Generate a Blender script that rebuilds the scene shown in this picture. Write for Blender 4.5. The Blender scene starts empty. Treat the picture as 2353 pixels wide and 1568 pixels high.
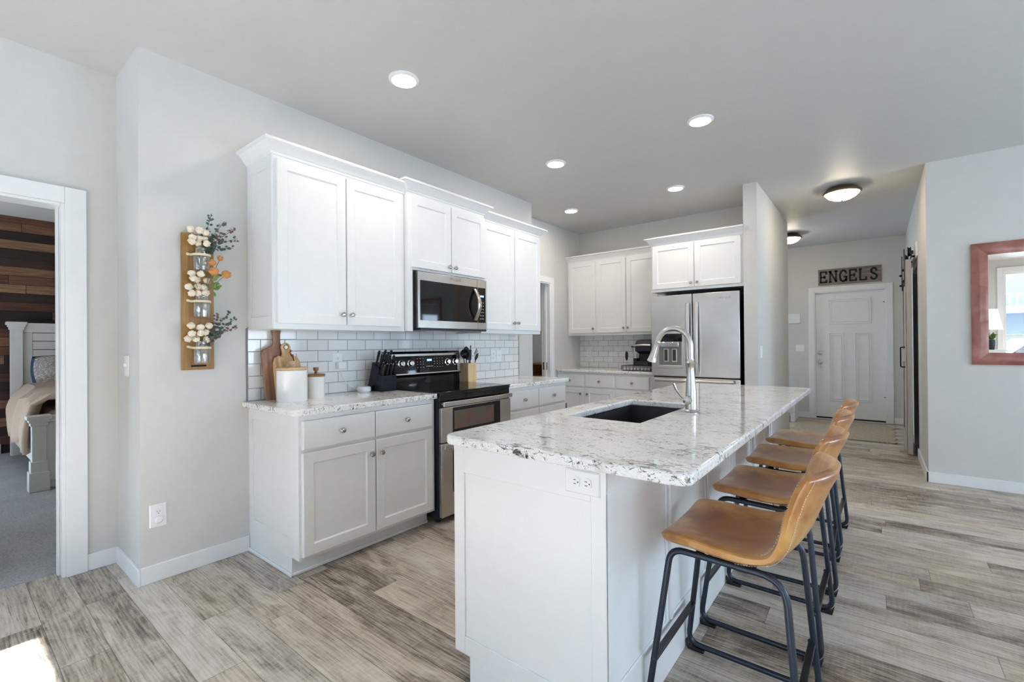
import bpy, bmesh, math, random
from mathutils import Vector, Matrix
random.seed(7)
S = bpy.context.scene
COL = S.collection
PI = math.pi

# ------------------------------------------------------------------ camera
F_PX, YAW, PITCH, ROLL, CX, CY, CAM_H = 1056.721, 38.3842, 0.2018, -0.4471, 1176.5, 787.3832, 1.239
cd = bpy.data.cameras.new('camera'); cam = bpy.data.objects.new('camera', cd); COL.objects.link(cam)
_y, _p, _r = map(math.radians, (YAW, PITCH, ROLL))
fw = Vector((-math.sin(_y)*math.cos(_p), math.cos(_y)*math.cos(_p), math.sin(_p)))
rt = Vector((math.cos(_y), math.sin(_y), 0)); up = rt.cross(fw)
R_ = math.cos(_r)*rt + math.sin(_r)*up; U_ = -math.sin(_r)*rt + math.cos(_r)*up
cam.matrix_world = Matrix(((R_.x, U_.x, -fw.x, 0), (R_.y, U_.y, -fw.y, 0), (R_.z, U_.z, -fw.z, CAM_H), (0, 0, 0, 1)))
cd.sensor_width = 36; cd.lens = F_PX*36/2353
cd.shift_x = -(CX-1176.5)/2353; cd.shift_y = (CY-784)/2353
cd.clip_start = .02; cd.clip_end = 200
S.camera = cam

# ------------------------------------------------------------------ world, sun, exposure
W = bpy.data.worlds.new('sky'); S.world = W; W.use_nodes = True
bg = W.node_tree.nodes['Background']; bg.inputs[0].default_value = (.62, .81, 1, 1); bg.inputs[1].default_value = 8.5
sl = bpy.data.lights.new('sun', 'SUN'); sl.energy = 34; sl.angle = math.radians(.6); sl.color = (.90, .955, 1)
so = bpy.data.objects.new('sun', sl); COL.objects.link(so)
so.rotation_euler = (math.radians(90-41.2), 0, 0)       # shines towards +Y and down
S.view_settings.view_transform = 'Standard'; S.view_settings.look = 'None'
S.view_settings.gamma = 1; S.view_settings.use_curve_mapping = False
S.view_settings.exposure = 0.79
S.cycles.use_denoising = True
S.cycles.max_bounces = 14; S.cycles.diffuse_bounces = 8; S.cycles.glossy_bounces = 6
S.cycles.transmission_bounces = 10; S.cycles.transparent_max_bounces = 12
S.cycles.sample_clamp_indirect = 8; S.cycles.caustics_refractive = False; S.cycles.caustics_reflective = False

# light portals in the window openings (they add no light of their own)
def portal(x0, x1, z0, z1, y=None, east=None):
    l = bpy.data.lights.new('window_portal', 'AREA'); l.shape = 'RECTANGLE'; l.size = x1-x0; l.size_y = z1-z0
    l.cycles.is_portal = True
    o = bpy.data.objects.new('window_portal', l); COL.objects.link(o)
    if east is None:
        o.location = ((x0+x1)/2, y, (z0+z1)/2); o.rotation_euler = (PI/2, 0, PI*0)
        o.rotation_euler = (-PI/2, 0, 0)                # faces +Y
        o.matrix_world = Matrix.Translation(o.location) @ Matrix.Rotation(PI/2, 4, 'X')
    else:
        o.matrix_world = Matrix.Translation((east, (x0+x1)/2, (z0+z1)/2)) @ Matrix.Rotation(PI/2, 4, 'Z') @ Matrix.Rotation(PI/2, 4, 'X')

# ------------------------------------------------------------------ node helpers
class NG:
    def __init__(s, name):
        s.m = bpy.data.materials.new(name); s.m.use_nodes = True; s.nt = s.m.node_tree
        s.b = s.nt.nodes['Principled BSDF']
        s.out = s.nt.nodes['Material Output']
    def n(s, t, **k):
        nd = s.nt.nodes.new(t)
        for a, v in k.items(): setattr(nd, a, v)
        return nd
    def set(s, sock, v):
        if v is None: return
        if hasattr(v, 'is_output') or isinstance(v, bpy.types.NodeSocket): s.nt.links.new(v, sock)
        elif isinstance(v, (tuple, list)) and len(v) == 3 and sock.type == 'RGBA': sock.default_value = (*v, 1)
        else: sock.default_value = v
    def M(s, op, a, b=None, c=None):
        nd = s.n('ShaderNodeMath', operation=op)
        for i, v in enumerate((a, b, c)): s.set(nd.inputs[i], v)
        return nd.outputs[0]
    def pos(s, obj=False):
        if obj: v = s.n('ShaderNodeTexCoord').outputs['Object']
        else: v = s.n('ShaderNodeNewGeometry').outputs['Position']
        sp = s.n('ShaderNodeSeparateXYZ'); s.nt.links.new(v, sp.inputs[0])
        return v, sp.outputs[0], sp.outputs[1], sp.outputs[2]
    def xyz(s, x, y, z):
        c = s.n('ShaderNodeCombineXYZ')
        for i, v in enumerate((x, y, z)): s.set(c.inputs[i], v)
        return c.outputs[0]
    def noise(s, vec, scale=5, detail=4, rough=.55, dist=0, col=False):
        nd = s.n('ShaderNodeTexNoise'); s.set(nd.inputs['Vector'], vec)
        nd.inputs['Scale'].default_value = scale; nd.inputs['Detail'].default_value = detail
        nd.inputs['Roughness'].default_value = rough; nd.inputs['Distortion'].default_value = dist
        return nd.outputs['Color' if col else 'Fac']
    def white(s, vec):
        nd = s.n('ShaderNodeTexWhiteNoise', noise_dimensions='3D'); s.set(nd.inputs[0], vec); return nd.outputs['Value']
    def ramp(s, f, stops, interp='LINEAR'):
        nd = s.n('ShaderNodeValToRGB'); cr = nd.color_ramp; cr.interpolation = interp
        while len(cr.elements) < len(stops): cr.elements.new(.5)
        for e, (p, c) in zip(cr.elements, stops):
            e.position = p; e.color = (*(c if isinstance(c, (tuple, list)) else (c, c, c)), 1)
        s.set(nd.inputs[0], f); return nd.outputs[0]
    def mix(s, f, a, b, mode='MIX'):
        nd = s.n('ShaderNodeMix', data_type='RGBA', blend_type=mode); s.set(nd.inputs[0], f); s.set(nd.inputs[6], a); s.set(nd.inputs[7], b)
        return nd.outputs[2]
    def bump(s, h, strength=.2, dist=.01):
        nd = s.n('ShaderNodeBump'); nd.inputs['Strength'].default_value = strength; nd.inputs['Distance'].default_value = dist
        s.set(nd.inputs['Height'], h); s.nt.links.new(nd.outputs[0], s.b.inputs['Normal'])
    def P(s, **k):
        for a, v in k.items(): s.set(s.b.inputs[a.replace('_', ' ')], v)
        return s.m

def plain(name, col, rough=.5, metal=0, bump=None, **k):
    g = NG(name); _, x, y, z = g.pos(); v = g.pos()[0]
    c = g.mix(.5, col, tuple(min(1, q*1.04) for q in col))
    nz = g.noise(v, 14, 3); c = g.mix(nz, tuple(q*.97 for q in col), tuple(min(1, q*1.03) for q in col))
    g.P(Base_Color=c, Roughness=rough, Metallic=metal, **k)
    if bump: g.bump(g.noise(v, bump[0], 3), bump[1], bump[2])
    return g.m

M = {}
M['paint'] = plain('wall_paint', (.61, .605, .59), .6, bump=(160, .12, .002))
M['ceil'] = plain('ceiling_paint', (.56, .56, .555), .5, bump=(110, .14, .003))
M['white'] = plain('white_cabinet_paint', (.775, .785, .80), .32)
M['trim'] = plain('white_trim_paint', (.78, .79, .805), .35)
M['plastic'] = plain('white_plastic', (.82, .83, .84), .3)
M['ceramic'] = plain('white_ceramic', (.86, .87, .88), .18)
M['slot'] = plain('dark_slot', (.03, .03, .03), .5)
M['nickel'] = plain('brushed_nickel', (.60, .57, .53), .3, 1)
M['knob'] = plain('knob_metal', (.42, .39, .35), .25, 1)
M['chrome'] = plain('chrome', (.8, .8, .82), .1, 1)
M['black'] = plain('black_plastic', (.012, .012, .014), .35)
M['blackgloss'] = plain('black_glass', (.006, .006, .007), .04)
M['blackmetal'] = plain('black_metal', (.02, .022, .028), .38, .6)
M['frame'] = plain('dark_gunmetal_tube', (.045, .055, .075), .35, .7)
M['bronze'] = plain('bronze', (.16, .11, .06), .35, .8)
M['sink'] = plain('dark_composite', (.035, .03, .036), .45, bump=(300, .2, .001))
M['strap'] = plain('cream_strap', (.74, .66, .48), .6)
M['brownleather'] = plain('brown_leather', (.16, .05, .02), .6)
M['dark'] = plain('dark_void', (.01, .01, .01), .9)
M['sheet'] = plain('bedding_tan', (.46, .36, .28), .85, bump=(40, .3, .004))
M['navy'] = plain('navy_fabric', (.06, .09, .18), .9)
M['brownfab'] = plain('brown_fabric', (.22, .14, .08), .9)
M['bedpaint'] = plain('bed_paint', (.66, .655, .63), .55)
M['bloomcream'] = plain('cream_petal', (.83, .74, .60), .8, bump=(60, .4, .004))
M['bloomorange'] = plain('orange_petal', (.60, .25, .07), .7, bump=(120, .6, .004))
M['leafdark'] = plain('eucalyptus_leaf', (.06, .11, .09), .6)
M['leafplum'] = plain('plum_leaf', (.17, .09, .10), .6)
M['leafgreen'] = plain('green_leaf', (.16, .24, .06), .6)
M['stem'] = plain('green_stem', (.14, .18, .08), .7)
M['vase'] = plain('dark_vase', (.04, .05, .055), .3)
M['darkwood'] = plain('dark_cabinet_wood', (.10, .05, .025), .5)
M['clearance'] = plain('appliance_side', (.014, .018, .028), .4)
M['navyblock'] = plain('dark_block_paint', (.005, .007, .014), .25, Specular_IOR_Level=.25)
M['grout'] = plain('edge_strip', (.22, .22, .23), .6)
M['siding'] = plain('neighbour_siding', (.11, .125, .15), .7)
M['grass'] = plain('pale_concrete', (.60, .60, .59), .9)
M['carpaint'] = plain('white_car_paint', (.8, .8, .8), .2)
M['carred'] = plain('red_lens', (.5, .03, .03), .2)

def emit(name, col, s):
    g = NG(name); g.P(Base_Color=col, Emission_Color=col, Emission_Strength=s, Roughness=.4); return g.m
M['lamp'] = emit('downlight_lens', (1, .87, .72), 95)
M['bowl'] = emit('lit_glass_bowl', (1, .84, .62), 20)
M['display'] = emit('blue_display', (.15, .25, 1), 2.0)
M['shade'] = emit('lamp_shade', (.95, .92, .86), .25)

def glass(name, col, rough=.0):
    g = NG(name); g.P(Base_Color=col, Roughness=rough, Transmission_Weight=1, IOR=1.45); return g.m
M['glass'] = glass('clear_glass', (.95, .98, .98))
g = NG('mirror'); g.P(Base_Color=(.92, .93, .93), Metallic=1, Roughness=.0); M['mirror'] = g.m
g = NG('window_pane')                              # thin pane
tr = g.n('ShaderNodeBsdfTransparent'); gl = g.n('ShaderNodeBsdfGlossy'); gl.inputs['Roughness'].default_value = .0
fr = g.n('ShaderNodeFresnel'); fr.inputs[0].default_value = 1.3; mx = g.n('ShaderNodeMixShader')
g.nt.links.new(fr.outputs[0], mx.inputs[0]); g.nt.links.new(tr.outputs[0], mx.inputs[1]); g.nt.links.new(gl.outputs[0], mx.inputs[2])
g.nt.links.new(mx.outputs[0], g.out.inputs[0]); M['pane'] = g.m

g = NG('thin_jar_glass')
tr = g.n('ShaderNodeBsdfTransparent'); tr.inputs[0].default_value = (.975, .985, .99, 1); gl = g.n('ShaderNodeBsdfGlossy'); gl.inputs['Roughness'].default_value = .05
lw = g.n('ShaderNodeLayerWeight'); lw.inputs[0].default_value = .5; mx = g.n('ShaderNodeMixShader')
g.nt.links.new(g.M('ADD', .16, g.M('MULTIPLY', g.M('POWER', lw.outputs['Facing'], 3), .55)), mx.inputs[0]); g.nt.links.new(tr.outputs[0], mx.inputs[1]); g.nt.links.new(gl.outputs[0], mx.inputs[2])
g.nt.links.new(mx.outputs[0], g.out.inputs[0]); M['jarglass'] = g.m
def steel():
    g = NG('stainless_steel'); v, x, y, z = g.pos()
    n = g.noise(g.xyz(g.M('MULTIPLY', x, 220), g.M('MULTIPLY', y, 220), g.M('MULTIPLY', z, 2)), 1, 2)
    big = g.noise(v, 2.2, 2)
    g.P(Base_Color=g.ramp(big, [(.3, (.50, .47, .44)), (.7, (.64, .62, .60))]), Metallic=1, Roughness=g.ramp(n, [(0, .27), (1, .31)]))
    return g.m
M['steel'] = steel()

def floor_mat():
    g = NG('plank_floor'); v, x, y, z = g.pos()
    ry = g.M('DIVIDE', y, .152); row = g.M('FLOOR', ry); fy = g.M('FRACT', ry)
    off = g.M('MULTIPLY', g.white(g.xyz(row, 3.3, 0)), 1.22)
    ux = g.M('DIVIDE', g.M('ADD', x, off), 1.22); col = g.M('FLOOR', ux); fx = g.M('FRACT', ux)
    pid = g.white(g.xyz(row, col, 1.7)); pid2 = g.white(g.xyz(row, col, 9.1))
    sx = g.M('ADD', x, g.M('MULTIPLY', pid, 37)); sy = g.M('ADD', y, g.M('MULTIPLY', pid2, 11))
    blot = g.noise(g.xyz(g.M('MULTIPLY', sx, 2.6), g.M('MULTIPLY', sy, 8), 0), 1, 5, .65, 1.2)
    grain = g.noise(g.xyz(g.M('MULTIPLY', sx, 5), g.M('MULTIPLY', sy, 130), 0), 1, 7, .75, .6)
    wv = g.n('ShaderNodeTexWave', wave_type='BANDS', bands_direction='Y')
    g.set(wv.inputs['Vector'], g.xyz(g.M('MULTIPLY', sx, .9), g.M('MULTIPLY', sy, 8), 0))
    wv.inputs['Scale'].default_value = 2.4; wv.inputs['Distortion'].default_value = 11; wv.inputs['Detail'].default_value = 3
    wv.inputs['Detail Scale'].default_value = .9; wv.inputs['Detail Roughness'].default_value = .5
    saw = g.noise(g.xyz(g.M('MULTIPLY', sx, 90), g.M('MULTIPLY', sy, 6), 0), 1, 3, .6)
    t = g.M('ADD', g.M('MULTIPLY', pid, .30), g.M('MULTIPLY', blot, 1.05))
    t = g.M('ADD', t, g.M('MULTIPLY', g.M('SUBTRACT', grain, .5), .85))
    t = g.M('ADD', t, g.M('MULTIPLY', g.M('SUBTRACT', wv.outputs['Fac'], .5), .11))
    t = g.M('ADD', t, g.M('MULTIPLY', g.M('SUBTRACT', saw, .5), .22))
    c = g.ramp(t, [(.33, (.078, .056, .043)), (.47, (.205, .163, .130)), (.60, (.36, .305, .250)), (.75, (.50, .44, .37)), (.97, (.64, .585, .505))])
    tint = g.ramp(pid2, [(0, (1.0, .965, .92)), (.5, (1, 1, 1)), (1, (.96, .98, 1.03))])
    c = g.mix(1, c, tint, 'MULTIPLY')
    ck = g.noise(g.xyz(g.M('MULTIPLY', sx, 2.2), g.M('MULTIPLY', sy, 48), 3), 1, 7, .75, 1.6)
    c = g.mix(g.M('MULTIPLY', g.ramp(ck, [(.57, 0), (.64, 1)]), .6), c, (.09, .07, .055))
    # knots
    vo = g.n('ShaderNodeTexVoronoi'); g.set(vo.inputs['Vector'], g.xyz(g.M('MULTIPLY', sx, 1.1), g.M('MULTIPLY', sy, 3.0), 0)); vo.inputs['Scale'].default_value = 1
    kn = g.ramp(vo.outputs['Distance'], [(.0, 1), (.035, .8), (.075, 0)])
    c = g.mix(g.M('MULTIPLY', kn, .75), c, (.07, .05, .04))
    ey = g.M('MULTIPLY', g.M('MINIMUM', fy, g.M('SUBTRACT', 1, fy)), .152)
    ex = g.M('MULTIPLY', g.M('MINIMUM', fx, g.M('SUBTRACT', 1, fx)), 1.22)
    e = g.M('MINIMUM', ex, ey)
    ln = g.M('LESS_THAN', e, .0011)
    c = g.mix(g.M('MULTIPLY', ln, .75), c, (.05, .04, .035))
    rg = g.ramp(grain, [(0, .34), (1, .46)])
    g.P(Base_Color=c, Roughness=rg)
    g.bump(g.M('ADD', g.M('MULTIPLY', grain, .5), g.ramp(e, [(0, 0), (.002, 1)])), .10, .002)
    return g.m
M['floor'] = floor_mat()

def granite():
    g = NG('white_granite'); v, x, y, z = g.pos()
    w = g.xyz(g.M('ADD', x, g.M('MULTIPLY', y, .2)), g.M('MULTIPLY', y, 1.5), g.M('MULTIPLY', z, 1.3))
    cloud = g.noise(w, 9, 6, .65, .5)
    c = g.ramp(cloud, [(.30, (.68, .665, .645)), (.40, (.80, .79, .78)), (.48, (.86, .86, .855))])
    sp = g.noise(w, 170, 3, .6)
    c = g.mix(g.M('MULTIPLY', g.ramp(sp, [(.55, 0), (.62, 1)]), .38), c, (.50, .475, .455))
    area = g.noise(w, 3.6, 3, .55, .6)
    bias = g.M('SUBTRACT', area, .5)
    fl = g.noise(g.xyz(x, g.M('MULTIPLY', y, 2.3), g.M('MULTIPLY', z, 1.6)), 24, 7, .68, .7)
    th = g.M('ADD', fl, g.M('MULTIPLY', bias, .42))
    c = g.mix(g.M('MULTIPLY', g.ramp(th, [(.592, 0), (.620, 1)]), .80), c, (.27, .25, .245))
    c = g.mix(g.ramp(th, [(.655, 0), (.68, 1)]), c, (.045, .043, .045))
    f2 = g.noise(g.xyz(g.M('ADD', x, 5), g.M('MULTIPLY', y, 1.9), g.M('MULTIPLY', z, 1.6)), 52, 4, .6, 1.0)
    c = g.mix(g.M('MULTIPLY', g.ramp(g.M('ADD', f2, g.M('MULTIPLY', bias, .25)), [(.625, 0), (.648, 1)]), .9), c, (.10, .095, .10))
    # thin broken veins
    vn = g.noise(g.xyz(g.M('ADD', x, 2), g.M('MULTIPLY', y, 1.4), z), 7, 6, .7, 1.6)
    rid = g.M('ABSOLUTE', g.M('SUBTRACT', vn, .5)); cut = g.noise(w, 12, 3)
    vein = g.M('MULTIPLY', g.ramp(rid, [(0, 1), (.006, .7), (.013, 0)]), g.ramp(cut, [(.52, 0), (.60, 1)]))
    c = g.mix(g.M('MULTIPLY', vein, .8), c, (.10, .095, .10))
    rs = g.noise(w, 30, 2); c = g.mix(g.M('MULTIPLY', g.ramp(rs, [(.72, 0), (.75, 1)]), .6), c, (.22, .09, .06))
    g.P(Base_Color=c, Roughness=.07, Specular_IOR_Level=.6); return g.m
M['granite'] = granite()

def tile(axis):
    g = NG('subway_tile_'+axis); v, x, y, z = g.pos()
    rz = g.M('DIVIDE', g.M('SUBTRACT', z, .905), .0749); row = g.M('FLOOR', rz); fz = g.M('FRACT', rz)
    par = g.M('MULTIPLY', g.M('FRACT', g.M('MULTIPLY', g.M('ADD', row, 1), .5)), 1.0)
    a = y if axis == 'y' else x
    off = 1.49 if axis == 'y' else -3.262
    ua = g.M('ADD', g.M('DIVIDE', g.M('SUBTRACT', a, off), .149), par); col = g.M('FLOOR', ua); fa = g.M('FRACT', ua)
    ez = g.M('MULTIPLY', g.M('MINIMUM', fz, g.M('SUBTRACT', 1, fz)), .0749)
    ea = g.M('MULTIPLY', g.M('MINIMUM', fa, g.M('SUBTRACT', 1, fa)), .149)
    e = g.M('MINIMUM', ez, ea)
    gr = g.ramp(e, [(0, 0), (.0009/1, 0), (.0016, 1)])
    vid = g.white(g.xyz(row, col, 2))
    tc = g.ramp(vid, [(0, (.74, .75, .755)), (1, (.82, .83, .835))])
    c = g.mix(gr, (.20, .20, .205), tc)
    g.P(Base_Color=c, Roughness=g.ramp(gr, [(0, .7), (1, .09)]))
    g.bump(g.ramp(e, [(0, 0), (.001, 0), (.004, 1)]), .35, .002); return g.m
M['tile_y'] = tile('y'); M['tile_x'] = tile('x')

def leather(name, base, dark, light):
    g = NG(name); v = g.pos(True)[0]
    n = g.noise(v, 5, 4, .6, .5); f = g.noise(v, 60, 4, .7)
    c = g.ramp(n, [(.30, dark), (.48, base), (.68, light)])
    c = g.mix(g.M('MULTIPLY', g.ramp(f, [(.55, 0), (.7, 1)]), .18), c, light)
    if name == 'tan_leather':                        # darker red-brown in the middle of the seat, paler towards the rims
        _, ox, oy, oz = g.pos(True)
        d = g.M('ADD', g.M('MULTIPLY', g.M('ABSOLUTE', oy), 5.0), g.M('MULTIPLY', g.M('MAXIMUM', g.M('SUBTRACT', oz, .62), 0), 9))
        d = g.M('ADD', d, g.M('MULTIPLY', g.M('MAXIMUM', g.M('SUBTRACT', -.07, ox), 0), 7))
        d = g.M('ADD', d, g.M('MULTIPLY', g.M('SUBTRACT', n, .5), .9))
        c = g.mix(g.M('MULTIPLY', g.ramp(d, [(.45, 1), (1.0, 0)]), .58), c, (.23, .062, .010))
    g.P(Base_Color=c, Roughness=.30, Coat_Weight=.5, Coat_Roughness=.22)
    vo = g.n('ShaderNodeTexVoronoi'); vo.inputs['Scale'].default_value = 220; g.set(vo.inputs['Vector'], v)
    g.bump(g.M('ADD', vo.outputs['Distance'], g.M('MULTIPLY', g.noise(v, 14, 3), 2)), .08, .002); return g.m
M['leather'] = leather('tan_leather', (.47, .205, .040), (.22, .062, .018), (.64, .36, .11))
M['redleather'] = leather('red_brown_leather', (.30, .095, .07), (.21, .055, .04), (.40, .17, .14))
M['stitch'] = plain('cream_thread', (.75, .62, .42), .8)

def wood(name, stops, along='z', sc=1.0, rough=.5):
    g = NG(name); v, x, y, z = g.pos(True)
    k = {'x': (2, 40, 40), 'y': (40, 2, 40), 'z': (40, 40, 2)}[along]
    w = g.xyz(g.M('MULTIPLY', x, k[0]*sc), g.M('MULTIPLY', y, k[1]*sc), g.M('MULTIPLY', z, k[2]*sc))
    n = g.noise(w, 1, 5, .6, 1.0)
    g.P(Base_Color=g.ramp(n, stops), Roughness=rough); g.bump(n, .1, .002); return g.m
M['oak'] = wood('oak_board', [(.3, (.25, .125, .032)), (.55, (.36, .195, .055)), (.75, (.45, .265, .09))])
M['walnut'] = wood('walnut_board', [(.3, (.16, .07, .045)), (.5, (.27, .135, .085)), (.7, (.42, .25, .15))], sc=.6)
M['acacia'] = wood('acacia_board', [(.3, (.30, .15, .05)), (.5, (.55, .36, .17)), (.68, (.72, .54, .32))], sc=.6)
M['lid'] = wood('lid_wood', [(.3, (.50, .33, .18)), (.7, (.70, .52, .33))], 'y')
M['lid2'] = wood('dark_lid_wood', [(.3, (.22, .10, .03)), (.7, (.40, .21, .08))], 'y')
M['bamboo'] = wood('bamboo', [(.3, (.62, .43, .22)), (.7, (.76, .58, .34))])
M['barn'] = wood('weathered_wood', [(.25, (.16, .12, .09)), (.5, (.36, .30, .25)), (.75, (.58, .53, .48))])
M['barnedge'] = wood('weathered_edge', [(.25, (.34, .31, .30)), (.6, (.55, .52, .51)), (.8, (.66, .63, .61))])
M['signwood'] = wood('sign_wood', [(.2, (.06, .045, .035)), (.5, (.20, .16, .13)), (.8, (.38, .33, .28))], 'x')
M['signink'] = plain('faded_dark_paint', (.02, .028, .035), .8)

def plankwall():
    g = NG('reclaimed_plank_wall'); v, x, y, z = g.pos()
    rz = g.M('DIVIDE', z, .105); row = g.M('FLOOR', rz); fz = g.M('FRACT', rz)
    ua = g.M('ADD', g.M('DIVIDE', y, .75), g.white(g.xyz(row, 1, 1))); col = g.M('FLOOR', ua); fa = g.M('FRACT', ua)
    pid = g.white(g.xyz(row, col, 4)); n = g.noise(g.xyz(0, g.M('ADD', g.M('MULTIPLY', y, 3), g.M('MULTIPLY', pid, 30)), g.M('MULTIPLY', z, 40)), 1, 6, .7, .5)
    c = g.ramp(pid, [(0, (.012, .007, .008)), (.28, (.025, .012, .010)), (.45, (.08, .028, .018)), (.7, (.15, .055, .03)), (.86, (.22, .10, .05)), (1, (.30, .17, .08))])
    c = g.mix(1, c, g.ramp(n, [(.3, .35), (.7, 1.3)]), 'MULTIPLY')
    e = g.M('MINIMUM', g.M('MULTIPLY', g.M('MINIMUM', fz, g.M('SUBTRACT', 1, fz)), .105), g.M('MULTIPLY', g.M('MINIMUM', fa, g.M('SUBTRACT', 1, fa)), .75))
    c = g.mix(g.M('LESS_THAN', e, .0025), c, (.004, .003, .003))
    g.P(Base_Color=c, Roughness=.6); g.bump(g.ramp(e, [(0, 0), (.004, 1)]), .5, .01); return g.m
M['plankwall'] = plankwall()

def carpet():
    g = NG('grey_carpet'); v, x, y, z = g.pos()
    wy = g.M('SINE', g.M('MULTIPLY', x, 420)); wx = g.M('SINE', g.M('MULTIPLY', y, 300))
    n = g.noise(v, 120, 3); b = g.noise(v, 3, 3)
    t = g.M('ADD', g.M('MULTIPLY', g.M('MULTIPLY', wy, wx), .12), g.M('ADD', g.M('MULTIPLY', n, .6), g.M('MULTIPLY', b, .2)))
    g.P(Base_Color=g.ramp(t, [(.2, (.20, .20, .205)), (.6, (.46, .46, .46))]), Roughness=.95); g.bump(t, .6, .006); return g.m
M['carpet'] = carpet()

def weave():
    g = NG('jute_weave'); v, x, y, z = g.pos()
    a = g.M('SINE', g.M('MULTIPLY', x, 150)); b = g.M('SINE', g.M('MULTIPLY', y, 100)); n = g.noise(v, 60, 3)
    t = g.M('ADD', g.M('MULTIPLY', g.M('MULTIPLY', a, b), .35), n)
    g.P(Base_Color=g.ramp(t, [(.2, (.24, .19, .13)), (.5, (.42, .355, .27)), (.8, (.56, .49, .39))]), Roughness=.95); g.bump(t, .8, .006); return g.m
M['jute'] = weave()

def patterned():
    g = NG('patterned_pillow'); v = g.pos(True)[0]; n = g.noise(v, 26, 4, .6, 1.5)
    g.P(Base_Color=g.ramp(n, [(.42, (.62, .58, .55)), (.52, (.25, .22, .22)), (.62, (.60, .55, .52))]), Roughness=.9); return g.m
M['pattern'] = patterned()

# ------------------------------------------------------------------ mesh helpers
class MB:
    def __init__(s): s.v = []; s.f = []
    def add(s, vs, fs):
        o = len(s.v); s.v += [Vector(p) for p in vs]; s.f += [tuple(i+o for i in f) for f in fs]; return s
    def box(s, x0, x1, y0, y1, z0, z1):
        return s.add([(x0,y0,z0),(x1,y0,z0),(x1,y1,z0),(x0,y1,z0),(x0,y0,z1),(x1,y0,z1),(x1,y1,z1),(x0,y1,z1)],
                     [(0,3,2,1),(4,5,6,7),(0,1,5,4),(1,2,6,5),(2,3,7,6),(3,0,4,7)])
    def loft(s, rings, caps=True, close=True):
        o = len(s.v); n = len(rings[0])
        for r in rings: s.v += [Vector(p) for p in r]
        for k in range(len(rings)-1):
            for i in range(n if close else n-1):
                j = (i+1) % n; s.f.append((o+k*n+i, o+k*n+j, o+(k+1)*n+j, o+(k+1)*n+i))
        if caps:
            s.f.append(tuple(o+i for i in reversed(range(n)))); s.f.append(tuple(o+(len(rings)-1)*n+i for i in range(n)))
        return s
    def prism(s, pts, d, t):                        # pts: 3-D polygon, extruded by vector d*t
        d = Vector(d)*t; return s.loft([[Vector(p) for p in pts], [Vector(p)+d for p in pts]])
    def lathe(s, o, ax, prof, n=24, caps=True, u=None):
        o = Vector(o); ax = Vector(ax).normalized()
        u = Vector(u) if u else (Vector((1,0,0)) if abs(ax.x) < .9 else Vector((0,1,0)))
        u = (u-ax*u.dot(ax)).normalized(); w = ax.cross(u)
        return s.loft([[o+ax*h+(u*math.cos(2*PI*i/n)+w*math.sin(2*PI*i/n))*max(r, 1e-4) for i in range(n)] for r, h in prof], caps)
    def tube(s, path, r, n=10, flat=None):
        P = [Vector(p) for p in path]; rings = []; u = None
        for i, p in enumerate(P):
            t = (P[min(i+1, len(P)-1)]-P[max(i-1, 0)]).normalized()
            if u is None:
                u = Vector((0,0,1)) if abs(t.z) < .9 else Vector((1,0,0))
            u = (u-t*u.dot(t)).normalized(); w = t.cross(u)
            rr = r[i] if isinstance(r, (list, tuple)) else r
            a, b = (rr, rr) if flat is None else flat
            rings.append([p+u*math.cos(2*PI*k/n)*a+w*math.sin(2*PI*k/n)*b for k in range(n)])
        return s.loft(rings)
    def ball(s, c, r, n=12, m=8, sc=(1,1,1)):
        c = Vector(c)
        rings = [[c+Vector((math.cos(2*PI*i/n)*math.sin(t)*r*sc[0], math.sin(2*PI*i/n)*math.sin(t)*r*sc[1], math.cos(t)*r*sc[2])) for i in range(n)]
                 for t in [max(.02, PI*k/m) if k < m else PI-.02 for k in range(m+1)]]
        return s.loft(rings)
    def leaf(s, c, d, nrm, L, Wd):
        c = Vector(c); d = Vector(d).normalized(); nrm = Vector(nrm); sd = d.cross(nrm).normalized(); nn = sd.cross(d)
        pts = [c, c+d*L*.3+sd*Wd*.45, c+d*L*.7+sd*Wd*.4, c+d*L, c+d*L*.7-sd*Wd*.4, c+d*L*.3-sd*Wd*.45]
        return s.prism(pts, nn, .0012)

def fillet(P, r, n=6, closed=False):
    P = [Vector(p) for p in P]; out = []; N = len(P)
    for i, p in enumerate(P):
        if not closed and i in (0, N-1): out.append(p); continue
        a = P[(i-1) % N]; b = P[(i+1) % N]; rr = r[i] if isinstance(r, (list, tuple)) else r
        da = (a-p); db = (b-p); la = min(rr, da.length*.49); lb = min(rr, db.length*.49)
        if rr <= 1e-5: out.append(p); continue
        p0 = p+da.normalized()*la; p1 = p+db.normalized()*lb
        for k in range(n+1):
            t = k/n; out.append(p0*(1-t)**2+p*2*t*(1-t)+p1*t*t)
    return out

def wloc(o):
    l = Vector((0,0,0))
    while o is not None: l += o.location; o = o.parent
    return l

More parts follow.
